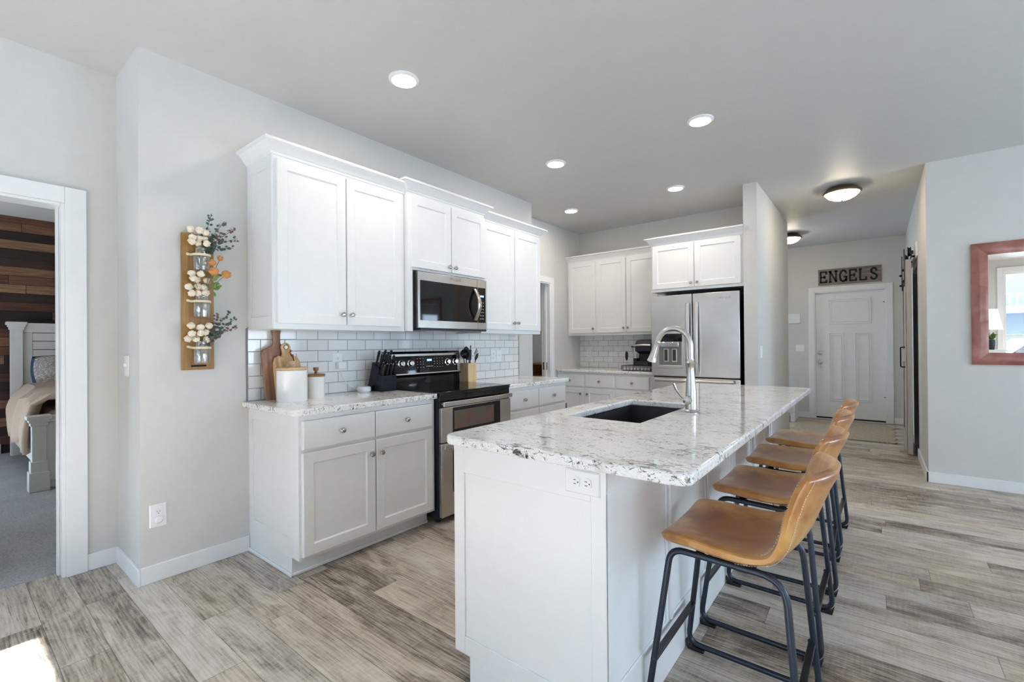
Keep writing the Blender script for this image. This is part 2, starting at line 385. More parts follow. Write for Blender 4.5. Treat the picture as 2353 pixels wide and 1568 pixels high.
def obj(name, mb, mat, parent=None, bevel=0, seg=2, smooth=True, subsurf=0, loc=None):
    me = bpy.data.meshes.new(name)
    L = wloc(parent) if parent else Vector(loc or (0,0,0))
    me.from_pydata([v-L for v in mb.v], [], mb.f)
    bm = bmesh.new(); bm.from_mesh(me); bmesh.ops.recalc_face_normals(bm, faces=bm.faces)
    if smooth:
        for f in bm.faces: f.smooth = True
        for e in bm.edges:
            if len(e.link_faces) == 2 and e.calc_face_angle(0) > math.radians(34): e.smooth = False
    bm.to_mesh(me); bm.free(); me.materials.append(M[mat])
    o = bpy.data.objects.new(name, me); COL.objects.link(o)
    if parent: o.parent = parent
    else: o.location = L
    if bevel:
        b = o.modifiers.new('bevel', 'BEVEL'); b.width = bevel; b.segments = seg; b.limit_method = 'ANGLE'; b.angle_limit = math.radians(40)
    if subsurf:
        b = o.modifiers.new('sub', 'SUBSURF'); b.levels = b.render_levels = subsurf
    return o
def tag(o, label, cat, group=None):
    o['label'] = label; o['category'] = cat
    if group: o['group'] = group
    return o
def thing(name, label, cat, loc=(0,0,0), group=None):
    o = bpy.data.objects.new(name, None); COL.objects.link(o); o.location = loc; o.empty_display_size = .05
    return tag(o, label, cat, group)
def struct(name, mb, mat, bevel=0, parent=None, smooth=True):
    o = obj(name, mb, mat, parent, bevel=bevel, smooth=smooth)
    if not parent: o['kind'] = 'structure'
    return o

class Fr:                                            # face frame: a along, z up, c outward
    def __init__(s, o, ua, uc): s.o = Vector(o); s.a = Vector(ua); s.c = Vector(uc); s.b = Vector((0,0,1))
    def p(s, a, b, c): return s.o+s.a*a+s.b*b+s.c*c
    def box(s, mb, a0, a1, b0, b1, c0, c1):
        P = [s.p(a, b, c) for c in (c0, c1) for a, b in ((a0,b0),(a1,b0),(a1,b1),(a0,b1))]
        return mb.add(P, [(0,3,2,1),(4,5,6,7),(0,1,5,4),(1,2,6,5),(2,3,7,6),(3,0,4,7)])
    def ring(s, a0, a1, b0, b1, c): return [s.p(a0,b0,c), s.p(a1,b0,c), s.p(a1,b1,c), s.p(a0,b1,c)]
def shaker(fr, a0, a1, b0, b1, c=0, t=.02, st=.057, rec=.008):
    e = .003; m = MB()
    R = [fr.ring(a0,a1,b0,b1,c), fr.ring(a0,a1,b0,b1,c+t-e), fr.ring(a0+e,a1-e,b0+e,b1-e,c+t),
         fr.ring(a0+st,a1-st,b0+st,b1-st,c+t), fr.ring(a0+st+.007,a1-st-.007,b0+st+.007,b1-st-.007,c+t-rec)]
    return m.loft(R)
def slab(fr, a0, a1, b0, b1, c=0, t=.02):
    e = .006; return MB().loft([fr.ring(a0,a1,b0,b1,c), fr.ring(a0,a1,b0,b1,c+t-e*.7), fr.ring(a0+e,a1-e,b0+e,b1-e,c+t)])
def knob(fr, a, b, c, parent, r=.015):
    return obj('knob', MB().lathe(fr.p(a,b,c), fr.c, [(r*.55,0),(r*.38,.004),(r*.38,.012),(r*.95,.016),(r,.021),(r*.8,.027),(r*.3,.029)], 16), 'knob', parent)
def door(fr, a0, a1, b0, b1, c, parent, kn=None, t=.02):
    d = obj('door', shaker(fr, a0, a1, b0, b1, c, t), 'white', parent)
    if kn: knob(fr, kn[0], kn[1], c+t, d)
    return d
def drawer(fr, a0, a1, b0, b1, c, parent, kn=True):
    d = obj('drawer', slab(fr, a0, a1, b0, b1, c), 'white', parent)
    if kn: knob(fr, (a0+a1)/2, (b0+b1)/2, c+.02, d)
    return d
def crown(fr, a0, a1, d, z0, left=True, right=True, h=.075, pr=.06):
    prof = [(0, 0), (.006, 0), (.010, .012), (.018, .018), (.026, .034), (pr*.78, .058), (pr, h-.014), (pr, h)]
    m = MB(); rings = []
    for o, z in prof:
        aL = a0-(o if left else 0); aR = a1+(o if right else 0)
        rings.append([fr.p(aL, z0+z, 0), fr.p(aL, z0+z, d+o), fr.p(aR, z0+z, d+o), fr.p(aR, z0+z, 0)])
    return m.loft(rings)

# ------------------------------------------------------------------ measured planes
XA, XD, YJ, YB, XR, YF = -2.998, -3.4414, .669, 4.152, -3.3345, 5.785
XS0, XS1, YS, YH, XH, YFD, YR, C = -1.0234, -.9018, 4.991, 6.872, .351, 8.922, 5.438, 2.805
YBK, XE = -2.1, 4.2
K = .904

# ------------------------------------------------------------------ room shell
struct('floor', MB().box(-3.53, XE+.1, YBK-.12, 9.05, -.06, 0).box(-6.2, -3.53, 4.05, 7.8, -.06, 0), 'floor', smooth=False)
struct('floor_bedroom', MB().box(-8.1, -3.53, YBK-.12, 4.05, -.06, .004), 'carpet')
struct('ceiling', MB().box(-8.2, XE+.2, YBK-.15, 9.1, C, C+.12), 'ceil')
def wallY(name, x0, x1, xo, xi, openings, y0, y1, mat='paint', along='x'):
    """wall slab between xo and xi; openings = [(a0,a1,z0,z1)] along y (or x)"""
    m = MB(); cuts = sorted(openings)
    def bx(a0, a1, z0, z1):
        if a1-a0 < 1e-4 or z1-z0 < 1e-4: return
        if along == 'y': m.box(xo, xi, a0, a1, z0, z1)
        else: m.box(a0, a1, xo, xi, z0, z1)
    a = x0
    for (c0, c1, z0, z1) in cuts:
        bx(a, c0, 0, C); bx(c0, c1, 0, z0); bx(c0, c1, z1, C); a = c1
    bx(a, x1, 0, C)
    return struct(name, m, mat)
def WX(name, y0, y1, xo, xi, ops=(), mat='paint'): return wallY(name, y0, y1, xo, xi, list(ops), 0, 0, mat, 'y')
def WY(name, x0, x1, yo, yi, ops=(), mat='paint'): return wallY(name, x0, x1, yo, yi, list(ops), 0, 0, mat, 'x')
BW = [(-2.86, -1.2, .8, 2.21), (-.95, -.1, .9, 2.1), (1.938, 3.95, .12, 2.576)]
EW = [(1.2, 2.8, .8, 2.1), (3.5, 5.1, .4, 2.2)]  # unseen east windows, added to light the cabinet fronts and right wall
WX('wall_left', YBK, YJ, XD-.12, XD, [(-.42, .441, 0, 2.02)])
struct('wall_range', MB().box(XD-.12, XA, YJ, YB, 0, C), 'paint')
WX('wall_recess', YB, YF+.12, XR-.12, XR, [(YB+.06, 5.015, 0, 2.03)])
WY('wall_kitchen', XR, XS0, YF, YF+.12)
struct('wall_fridge', MB().box(XS0, XS1, YS, YH, 0, C), 'paint')
WY('wall_nook', -2.6, XS1, YH, YH+.001+.1)
WX('wall_nook_left', YH, YFD, -2.72, -2.6, [(7.6, 8.5, .5, 1.9)])
WY('wall_entry', -2.7, XH+.12, YFD, YFD+.12, [(-.789, .121, 0, 2.04)])
WX('wall_hall', YR+.12, YFD, XH, XH+.12, [(6.62, 7.36, 0, 2.05)])
WY('wall_right', XH, XE, YR, YR+.12)
WY('wall_back', XD-.12, XE, YBK-.12, YBK, BW)
WX('wall_east', YBK-.12, YR+.12, XE, XE+.12, EW)
# bedroom, pantry and hall closet
WX('wall_bedroom_far', YBK, 4.05, -8.15, -8.03, mat='plankwall')
WY('wall_bedroom_back', -8.15, XD-.12, YBK-.12, YBK, [(-7.6, -5.5, .6, 1.95)])
WY('wall_bedroom_side', -8.15, XD-.12, 3.9, 4.02)
WY('wall_pantry_back', -6.2, XR-.12, 7.3, 7.4)
WX('wall_pantry_far', 4.05, 7.4, -6.2, -6.1)
struct('wall_closet', MB().box(XH+.9, XH+.95, 6.4, 7.6, 0, C).box(XH+.12, XH+.95, 6.4, 6.45, 0, C).box(XH+.12, XH+.95, 7.55, 7.6, 0, C), 'dark')  # closet walls and floor coloured near-black to stand in for shade
struct('floor_closet', MB().box(XH+.12, XH+.9, 6.45, 7.55, 0.0, .006), 'dark')

# portals face the room
for a0, a1, z0, z1 in BW: portal(a0, a1, z0, z1, y=YBK-.06)
for a0, a1, z0, z1 in EW: portal(a0, a1, z0, z1, east=XE+.06)
portal(-7.6, -5.5, .6, 1.95, y=YBK-.06)
pl_ = bpy.data.lights.new('window_portal', 'AREA'); pl_.shape = 'RECTANGLE'; pl_.size = .9; pl_.size_y = 1.4; pl_.cycles.is_portal = True  # portal of the added nook window
po_ = bpy.data.objects.new('window_portal', pl_); COL.objects.link(po_)
po_.matrix_world = Matrix.Translation((-2.66, 8.05, 1.2)) @ Matrix.Rotation(-PI/2, 4, 'Z') @ Matrix.Rotation(PI/2, 4, 'X')

# baseboards
H = .092; T = .014
struct('baseboard_left', MB().box(XD, XD+T, .532, YJ, 0, H).box(XD, XD+T, YBK, -.51, 0, H), 'trim', .003)
struct('baseboard_jog', MB().box(XD+T, XA+T, YJ-T, YJ, 0, H), 'trim', .003)
struct('baseboard_range', MB().box(XA, XA+T, YJ, 1.196, 0, H), 'trim', .003)
struct('baseboard_right', MB().box(XH-T, XE, YR-T, YR, 0, H), 'trim', .003)
struct('baseboard_hall', MB().box(XH-T, XH, YR-T, 6.53, 0, H).box(XH-T, XH, 7.45, YFD, 0, H), 'trim', .003)
struct('baseboard_entry', MB().box(.203, XH, YFD-T, YFD, 0, H).box(-2.6, -.86, YFD-T, YFD, 0, H), 'trim', .003)
struct('baseboard_fridge', MB().box(XS0, XS1+T, YS-T, YS, 0, H).box(XS1, XS1+T, YS-T, YH, 0, H), 'trim', .003)
struct('baseboard_back', MB().box(XD, 1.85, YBK, YBK+T, 0, H).box(4.04, XE, YBK, YBK+T, 0, H), 'trim', .003)
struct('baseboard_bedroom', MB().box(-8.03, -8.01, YBK, .5, .004, .12).box(-8.03, -8.01, 2.2, 3.9, .004, .12), 'trim', .003)

def casing(name, fr, a0, a1, z1, z0=0, w=.088, t=.019, depth=.125, sill=False):
    """casing around opening a0..a1 up to z1 with the jamb lining behind"""
    m = MB()
    for s0, s1 in ((a0-w, a0), (a1, a1+w)): fr.box(m, s0, s1, z0 if not sill else z0-w, z1+w, 0, t)
    fr.box(m, a0, a1, z1, z1+w, 0, t)
    if sill: fr.box(m, a0, a1, z0-w, z0, 0, t)
    fr.box(m, a0-.001, a0+.016, z0, z1, -depth, t*.6); fr.box(m, a1-.016, a1+.001, z0, z1, -depth, t*.6); fr.box(m, a0+.016, a1-.016, z1-.016, z1, -depth, t*.6)
    if sill: fr.box(m, a0+.016, a1-.016, z0, z0+.016, -depth, t*.6)
    else:
        fr.box(m, a0+.016, a0+.028, z0, z1-.016, -depth*.62, -depth*.35); fr.box(m, a1-.028, a1-.016, z0, z1-.016, -depth*.62, -depth*.35)
    return struct(name, m, 'trim', .003)
frL = Fr((XD,0,0), (0,1,0), (1,0,0))
casing('trim_1', frL, -.42, .448, 2.02)
frR = Fr((XR,0,0), (0,1,0), (1,0,0))
tr2 = casing('trim_2', frR, YB+.075, 5.012, 2.03, w=.075)
obj('strike_plate', frR.box(MB(), 4.985, 4.997, .90, 1.0, -.10, -.04), 'bronze', tr2)
frE = Fr((0,YFD,0), (1,0,0), (0,-1,0))

# windows in the wall behind the camera, with sashes and panes
def window(n, fr, a0, a1, z0, z1, mid):
    w = casing('window_%d' % n, fr, a0, a1, z1, z0, w=.08, sill=True)
    f = MB()
    for s in (a0+.016, a1-.05): fr.box(f, s, s+.034, z0+.016, z1-.016, -.09, -.05)
    for b in (z0+.016, mid-.02, z1-.056): fr.box(f, a0+.05, a1-.05, b, b+.04, -.09, -.05)
    if a1-a0 > 1.4:
        c = (a0+a1)/2; fr.box(f, c-.03, c+.03, z0+.056, z1-.056, -.091, -.049)
    o = obj('window_frame', f, 'trim', w, .003)
    obj('pane', fr.box(MB(), a0+.045, a1-.045, z0+.05, z1-.05, -.071, -.067), 'pane', w)
frB = Fr((0,YBK,0), (1,0,0), (0,1,0)); frX = Fr((XE,0,0), (0,1,0), (-1,0,0))
for i, (a0, a1, z0, z1) in enumerate(BW): window(i+1, frB, a0, a1, z0, z1, 1.33 if i == 2 else 1.5)
for i, (a0, a1, z0, z1) in enumerate(EW): window(i+4, frX, a0, a1, z0, z1, 1.5)
window(7, frB, -7.6, -5.5, .6, 1.95, 1.4)
window(8, Fr((-2.6,0,0), (0,1,0), (1,0,0)), 7.6, 8.5, .5, 1.9, 1.2)  # unseen window, added to bring daylight into the entry nook and hall

# ------------------------------------------------------------------ entry door
dr = struct('door_1', frE.box(MB(), -.784, .116, .015, 2.035, -.07, -.03), 'trim', .002)
pm = MB()
for a0, a1, b0, b1 in ((-.60,-.055,1.516,1.914),(-.60,-.399,.29,1.377),(-.267,-.058,.29,1.377)):
    for k, (i0, i1) in enumerate(((0,.016),(.032,.044))):
        R = []
        pm.loft([frE.ring(a0+i0,a1-i0,b0+i0,b1-i0,-.031), frE.ring(a0+i0+.004,a1-i0-.004,b0+i0+.004,b1-i0-.004,-.020),
                 frE.ring(a0+i1-.004,a1-i1+.004,b0+i1-.004,b1-i1+.004,-.020), frE.ring(a0+i1,a1-i1,b0+i1,b1-i1,-.031)], caps=False)
obj('panel_molding', pm, 'trim', dr)
obj('door_knob', MB().lathe(frE.p(-.716,.913,-.03), (0,-1,0), [(.032,0),(.032,.008),(.012,.014),(.012,.035),(.028,.042),(.03,.055),(.022,.066),(.004,.07)], 20), 'nickel', dr)
dbt = obj('deadbolt', MB().lathe(frE.p(-.716,1.062,-.03), (0,-1,0), [(.03,0),(.03,.01),(.024,.016),(.004,.017)], 20), 'nickel', dr)
obj('thumb_turn', frE.box(MB(), -.72,-.712,1.045,1.08,-.013,.004), 'chrome', dbt)
obj('door_sweep', frE.box(MB(), -.784,.116,.004,.03,-.066,-.022), 'black', dr)
obj('wreath_hook', frE.box(MB(), -.345,-.325,1.99,2.035,-.03,-.022), 'plastic', dr)
for hz in (1.78, 1.10, .33):
    hm = MB(); frE.box(hm, .112, .128, hz-.05, hz+.05, -.032, -.018); 
    hg = obj('hinge', hm, 'bronze', dr)
    if hz != 1.10: obj('hinge_stop', frE.box(MB(), .085,.165,hz+.052,hz+.062,-.03,-.015), 'black', hg)
casing('trim_3', frE, -.789, .121, 2.04, w=.078)
struct('trim_4', frE.box(MB(), -.789,.121,0,.006,-.12,.02), 'trim')

# name sign over the door
sg = thing('name_sign', 'weathered grey wood sign lettered ENGELS above the white front door', 'sign', (-.33, YFD, 2.145))
bm_ = MB()
for k in range(3): frE.box(bm_, -.728, .070, 2.147+k*.0835, 2.147+(k+1)*.0835-.002, .001, .02)
obj('board', bm_, 'signwood', sg, .002)
def stroke(m, fr, pts, w, c0, c1, closed=False):
    for (a, b), (c, d) in zip(pts, pts[1:]):
        dx, dy = c-a, d-b; L = math.hypot(dx, dy) or 1; nx, ny = -dy/L*w/2, dx/L*w/2; ex, ey = dx/L*w*.25, dy/L*w*.25
        P = [fr.p(a-ex+nx, b-ey+ny, c0), fr.p(a-ex-nx, b-ey-ny, c0), fr.p(c+ex-nx, d+ey-ny, c0), fr.p(c+ex+nx, d+ey+ny, c0)]
        m.prism(P, fr.c, c1-c0)
LET = {'E': [[(0,0),(0,1)],[(0,1),(.9,1),(.9,.8)],[(0,.5),(.65,.5)],[(.65,.38),(.65,.62)],[(0,0),(.9,0),(.9,.2)]],
       'N': [[(0,0),(0,1)],[(0,1),(.9,0)],[(.9,0),(.9,1)],[(-.15,0),(.15,0)],[(-.15,1),(.1,1)],[(.75,1),(1.05,1)]],
       'G': [[(.95,.75),(.8,.95),(.5,1.02),(.2,.92),(.02,.65),(.0,.38),(.12,.1),(.45,-.02),(.75,.03),(.95,.2)],[(.95,.0),(.95,.4)],[(.62,.4),(1.05,.4)]],
       'L': [[(0,0),(0,1)],[(-.12,1),(.2,1)],[(0,0),(.85,0),(.85,.25)]],
       'S': [[(.85,.78),(.7,.97),(.4,1.02),(.12,.88),(.1,.66),(.35,.54),(.65,.46),(.88,.3),(.82,.1),(.5,-.02),(.2,.03),(.05,.22)]]}
for k, ch in enumerate('ENGELS'):
    m = MB(); a0 = -.695+k*.127
    for st in LET[ch]: stroke(m, frE, [(a0+px*.085, 2.19+pz*.165) for px, pz in st], .026, .0195, .0215)
    obj('letter', m, 'signink', sg, smooth=False)

# hook rack and light switch and bench in the entry
hk = thing('hook_rack', 'white board with black coat hooks on the entry wall, left of the front door', 'coat rack', (-1.25, YFD, 1.547))
obj('board', frE.box(MB(), -1.5, -.986, 1.549, 1.705, 0, .018), 'trim', hk, .002)
for a in (-1.19, -1.36):
    m = MB(); m.tube(fillet([frE.p(a,1.66,.018), frE.p(a,1.66,.05), frE.p(a,1.60,.05), frE.p(a,1.60,.075), frE.p(a,1.635,.08)], .02), .006, 8); frE.box(m, a-.012, a+.012, 1.60, 1.69, .018, .022)
    obj('hook', m, 'black', hk)
def plate(name, fr, a0, a1, b0, b1, label, cat, kind='switch', n=1, horiz=False, mat='plastic'):
    o = thing(name, label, cat, tuple(fr.p((a0+a1)/2, (b0+b1)/2, 0)))
    obj('cover_plate', MB().loft([fr.ring(a0,a1,b0,b1,0), fr.ring(a0,a1,b0,b1,.003), fr.ring(a0+.004,a1-.004,b0+.004,b1-.004,.006)]), mat, o)
    ca, cb = (a0+a1)/2, (b0+b1)/2
    if kind == 'switch':
        for i in range(n):
            a = ca+(i-(n-1)/2)*.046; t = obj('toggle', MB(), 'plastic', o) if False else None
            m = MB(); fr.box(m, a-.004, a+.004, cb-.004, cb+.012, .005, .018); obj('toggle', m, 'plastic', o, .001)
    if kind == 'rocker':
        m = MB(); fr.box(m, ca-.016, ca+.016, cb-.033, cb+.033, .005, .009); obj('rocker', m, 'plastic', o, .001)
    if kind == 'outlet':
        for s in (-1, 1):
            a, b = (ca+s*.0195*1.0, cb) if horiz else (ca, cb+s*.0195)
            ring = []
            for k in range(20):
                t = 2*PI*k/20; u, v_ = math.cos(t)*.0165, math.sin(t)*.0165
                if horiz: u, v_ = v_, u
                v_ = max(-.0135, min(.0135, v_)) if not horiz else v_; u = max(-.0135, min(.0135, u)) if horiz else u
                ring.append((a+u, b+v_))
            r = obj('receptacle', MB().loft([[fr.p(u, v_, .0055) for u, v_ in ring], [fr.p(u, v_, .0085) for u, v_ in ring]]), mat, o)
            m = MB()
            for sgn in (-1, 1):
                if horiz: fr.box(m, a-.007, a-.0005+.002, b+sgn*.006-.001, b+sgn*.006+.001, .0083, .0089)
                else: fr.box(m, a+sgn*.006-.001, a+sgn*.006+.001, b-.001, b+.0065, .0083, .0089)
            if horiz: fr.box(m, a+.006, a+.010, b-.002, b+.002, .0083, .0089)
            else: fr.box(m, a-.002, a+.002, b-.010, b-.006, .0083, .0089)
            obj('slots', m, 'slot', r)
    return o
plate('light_switch', frE, -1.047, -.925, 1.08, 1.19, 'white double light switch on the entry wall beside the front door', 'light switch', n=2)

bn = thing('entry_bench', 'white panelled bench beside the rug in the entry nook', 'bench', (-1.4, 8.48, 0))
obj('bench_top', MB().box(-1.95, -.975, 8.27, 8.72, .44, .465), 'trim', bn, .003)
for x0, y0 in ((-1.055,8.29),(-1.93,8.29),(-1.055,8.65),(-1.93,8.65)): obj('leg', MB().box(x0, x0+.06, y0, y0+.055, 0, .44), 'trim', bn, .003)
obj('side_panel', MB().box(-1.01, -.995, 8.345, 8.65, .02, .44), 'trim', bn)

# rug with fringe
rg = thing('entry_rug', 'tan woven jute rug in front of the white front door', 'rug', (-.38, 7.87, 0))
rm = MB(); nx, ny = 30, 34
for i in range(nx+1):
    for j in range(ny+1): pass
P = [[Vector((-.955+i/nx*1.135+.012*math.sin(j*.9), 7.20+j/ny*1.36, .009+.0015*math.sin(i*.8)*math.sin(j*.7))) for i in range(nx+1)] for j in range(ny+1)]
rm.add([p for r in P for p in r]+[p-Vector((0,0,.009)) for r in P for p in r], [(j*(nx+1)+i, j*(nx+1)+i+1, (j+1)*(nx+1)+i+1, (j+1)*(nx+1)+i) for j in range(ny) for i in range(nx)])
obj('weave', rm, 'jute', rg)
fm = MB()
for i in range(90):
    x = -.95+i/90*1.125; fm.tube([(x, 7.20, .006), (x+random.uniform(-.008,.008), 7.165, .004)], .0035, 5)
f_ = obj('fringe', fm, 'jute', rg); f_['kind'] = 'stuff'

# ------------------------------------------------------------------ barn door on the hall wall
bd = thing('barn_door', 'weathered wood sliding barn door on black wheels in the hall', 'door', (XH-.07, 6.95, .02))
frH = Fr((XH,0,0), (0,1,0), (-1,0,0))
db = obj('door_slab', frH.box(MB(), 6.545, 7.36, .02, 2.12, .062, .088), 'barn', bd, .002)
m = MB()
for a0, a1, b0, b1 in ((6.54,6.66,.02,2.12),(7.25,7.365,.02,2.12),(6.66,7.25,.02,.2),(6.66,7.25,1.95,2.12),(6.66,7.25,1.0,1.14)): frH.box(m, a0, a1, b0, b1, .088, .10)
obj('frame_boards', m, 'barn', bd, .002)
obj('edge_board', frH.box(MB(), 6.530, 6.545, .02, 2.12, .05, .092), 'barnedge', bd, .002)
obj('pull_handle', MB().tube(fillet([frH.p(6.72,.95,.10), frH.p(6.72,.95,.14), frH.p(6.72,1.17,.14), frH.p(6.72,1.17,.10)], .015), .007, 8), 'blackmetal', bd)
for a in (6.66, 7.22):
    h = obj('hanger_strap', frH.box(MB(), a-.022, a+.022, 1.84, 2.25, .10, .107), 'blackmetal', bd, .002)
    obj('wheel', MB().lathe(frH.p(a, 2.215, .045), frH.c, [(.055,0),(.058,.004),(.046,.01),(.046,.018),(.058,.024),(.055,.03)], 24), 'blackmetal', h)
    for b in (1.9, 2.02): obj('bolt', MB().lathe(frH.p(a, b, .105), frH.c, [(.012,0),(.014,.008),(.010,.022),(.002,.024)], 10), 'blackmetal', h)
rl = thing('barn_door_rail', 'black sliding door rail on a white header board in the hall', 'rail', (XH, 7.2, 2.15))
obj('header_board', frH.box(MB(), 6.38, 8.2, 2.13, 2.285, .001, .02), 'trim', rl, .002)
obj('track', frH.box(MB(), 6.46, 8.15, 2.135, 2.165, .045, .052), 'blackmetal', rl)
for a in (6.56, 7.0, 7.5, 8.0): obj('spacer', MB().lathe(frH.p(a, 2.15, .02), frH.c, [(.011,0),(.011,.026)], 10), 'blackmetal', rl)
obj('end_stop', frH.box(MB(), 6.455, 6.50, 2.165, 2.20, .035, .062), 'blackmetal', rl)

# ------------------------------------------------------------------ island
isl = thing('kitchen_island', 'long white panelled island base under the granite top', 'kitchen island', (-.93, 2.57, 0))
IX0, IX1, IY0, IY1 = -1.25, -.62, 1.22, 3.93
zt = .64
m = MB().box(IX0, IX1-.006, IY0+.006, IY1, .095, zt).box(IX0, IX1-.006, IY0+.006, 1.82, zt, .869).box(IX0, IX1-.006, 2.61, IY1, zt, .869).box(IX0, -1.165, 1.82, 2.61, zt, .869).box(-.765, IX1-.006, 1.82, 2.61, zt, .869).box(-1.175, IX1-.006, IY0+.006, IY1, 0, .095)
obj('body', m, 'white', isl)
frI = Fr((0,IY0+.006,0), (1,0,0), (0,-1,0))
# near end panel frame with notch
m = MB()
frI.box(m, IX0, -1.198, .095, .869, 0, .006); frI.box(m, -.672, IX1, 0, .869, 0, .006); frI.box(m, -1.198, -.672, .765, .869, 0, .006); frI.box(m, -1.198, -.672, .095, .161, 0, .006)
frI.box(m, -1.175, -.672, 0, .095, 0, .006)
obj('end_panel_frame', m, 'white', isl, .002)
# seating side: panels divided by battens
frS = Fr((IX1-.006,0,0), (0,1,0), (1,0,0)); m = MB()
frS.box(m, IY0, IY1, .80, .869, 0, .006); frS.box(m, IY0, IY1, 0, .20, 0, .006)
for y in (IY0+.0, 1.70, 2.20, 2.70, 3.20, 3.70, IY1-.05): frS.box(m, y, y+.05, .20, .80, 0, .006)
obj('back_panel_frame', m, 'white', isl, .002)
for y in (1.72, 2.22, 2.72, 3.22, 3.72): obj('batten', frS.box(MB(), y, y+.013, .2, .869, .006, .018), 'white', isl, .002)
frW = Fr((IX0,0,0), (0,-1,0), (-1,0,0))
for a in (1.27, 1.73, 2.19, 2.65, 3.11, 3.5):
    door(frW, -a-.42 if a < 3.4 else -a-.38, -a, .12, .84, 0, isl)
obj('support_bracket', MB().box(-.62,-.40,3.30,3.306,.80,.868).box(-.62,-.60,3.28,3.326,.70,.868), 'white', isl, .001)

# countertop with sink cut-out
def rrect(x0, x1, y0, y1, r, n=6):
    pts = []
    for cx, cy, a0 in ((x0+r,y0+r,PI),(x1-r,y0+r,1.5*PI),(x1-r,y1-r,0),(x0+r,y1-r,.5*PI)):
        for k in range(n+1): t = a0+k/n*PI/2; pts.append((cx+r*math.cos(t), cy+r*math.sin(t)))
    return pts
def counter_hole(x0, x1, y0, y1, r, hx0, hx1, hy0, hy1, z0, z1):
    n = 6; o = rrect(x0, x1, y0, y1, r, n)
    near = o[:2*(n+1)]; far = o[2*(n+1):]
    bm = bmesh.new(); V = {}
    def v(p, z):
        k = (round(p[0],5), round(p[1],5), z)
        if k not in V: V[k] = bm.verts.new((p[0], p[1], z))
        return V[k]
    polys = [near+[(x1,hy0),(hx1,hy0),(hx0,hy0),(x0,hy0)], far+[(x0,hy1),(hx0,hy1),(hx1,hy1),(x1,hy1)],
             [(x0,hy0),(hx0,hy0),(hx0,hy1),(x0,hy1)], [(hx1,hy0),(x1,hy0),(x1,hy1),(hx1,hy1)]]
    for z in (z0, z1):
        for p in polys: bm.faces.new([v(q, z) for q in p])
    loop = near+[(x1,hy0),(x1,hy1)]+far+[(x0,hy1),(x0,hy0)]
    hl = [(hx0,hy0),(hx1,hy0),(hx1,hy1),(hx0,hy1)]
    for L in (loop, hl):
        for a, b in zip(L, L[1:]+L[:1]): bm.faces.new([v(a,z0), v(b,z0), v(b,z1), v(a,z1)])
    bmesh.ops.recalc_face_normals(bm, faces=bm.faces)
    mb = MB(); bm.verts.index_update(); mb.v = [w.co.copy() for w in bm.verts]; mb.f = [tuple(w.index for w in f.verts) for f in bm.faces]; bm.free(); return mb
SX0, SX1, SY0, SY1 = -1.145, -.785, 1.845, 2.585
ct = obj('island_countertop', counter_hole(-1.275, -.372, 1.183, 3.965, .045, SX0, SX1, SY0, SY1, .869, K), 'granite', None, .008, 3)
tag(ct, 'white speckled granite countertop of the island, with a sink cut-out', 'countertop')
sk = MB(); z0, z1, t = .66, .868, .012
sk.box(SX0-t,SX1+t,SY0-t,SY1+t,z0-t,z0).box(SX0-t,SX0-.001,SY0-t,SY1+t,z0,z1).box(SX1+.001,SX1+t,SY0-t,SY1+t,z0,z1).box(SX0-.001,SX1+.001,SY0-t,SY0-.001,z0,z1).box(SX0-.001,SX1+.001,SY1+.001,SY1+t,z0,z1)
sn = thing('kitchen_sink', 'dark undermount composite sink set in the island countertop', 'sink', (-.965, 2.215, .66))
obj('basin', sk, 'sink', sn)
obj('drain', MB().lathe((-.965, 2.215, .660), (0,0,1), [(.045,0),(.045,.003),(.03,.004),(.028,.001),(.002,.001)], 20), 'nickel', sn)

# faucet
fc = thing('faucet', 'brushed nickel gooseneck faucet standing beside the island sink', 'faucet', (-.705, 2.281, K))
FX, FY = -.705, 2.281
obj('body', MB().lathe((FX,FY,K), (0,0,1), [(.031,0),(.032,.006),(.029,.011),(.026,.014),(.026,.09),(.024,.12),(.0185,.17),(.016,.205),(.0175,.225),(.022,.232),(.023,.238),(.018,.245),(.0165,.255)], 28), 'nickel', fc)
pth = [(FX,FY,K+.25),(FX,FY,K+.33)]+[(FX-.082+.082*math.cos(t), FY, 1.225+.085*math.sin(t)) for t in [k/14*PI*.93 for k in range(15)]]
nk = obj('neck', MB().tube(pth, .0135, 16), 'nickel', fc)
e = Vector(pth[-1]); d = (Vector(pth[-1])-Vector(pth[-2])).normalized()
sp = obj('spray_head', MB().lathe(e, d, [(.0145,-.005),(.0155,.0),(.0135,.004),(.0145,.03),(.019,.075),(.0215,.095),(.0235,.098),(.0235,.104),(.019,.106)], 24), 'nickel', fc)
obj('spray_button', MB().ball(e+d*.055+Vector((-.017,0,.0)), .008, 10, 6, (.6,.8,1.6)), 'black', sp)
hb = obj('handle_hub', MB().lathe((FX,FY-.018,K+.062), (0,-1,0), [(.012,0),(.012,.018),(.019,.022),(.021,.034),(.019,.046),(.008,.051)], 20), 'nickel', fc)
obj('lever', MB().tube([(FX-.012,FY-.05,K+.066),(FX-.03,FY-.055,K+.082),(FX-.048,FY-.062,K+.108),(FX-.060,FY-.068,K+.140)], [.006,.0055,.005,.006], 10), 'nickel', hb)
plate('island_outlet', Fr((0,IY0,0),(1,0,0),(0,-1,0)), -.758, -.64, .784, .856, 'white horizontal double outlet on the near end of the island', 'outlet', 'outlet', horiz=True, mat='white')

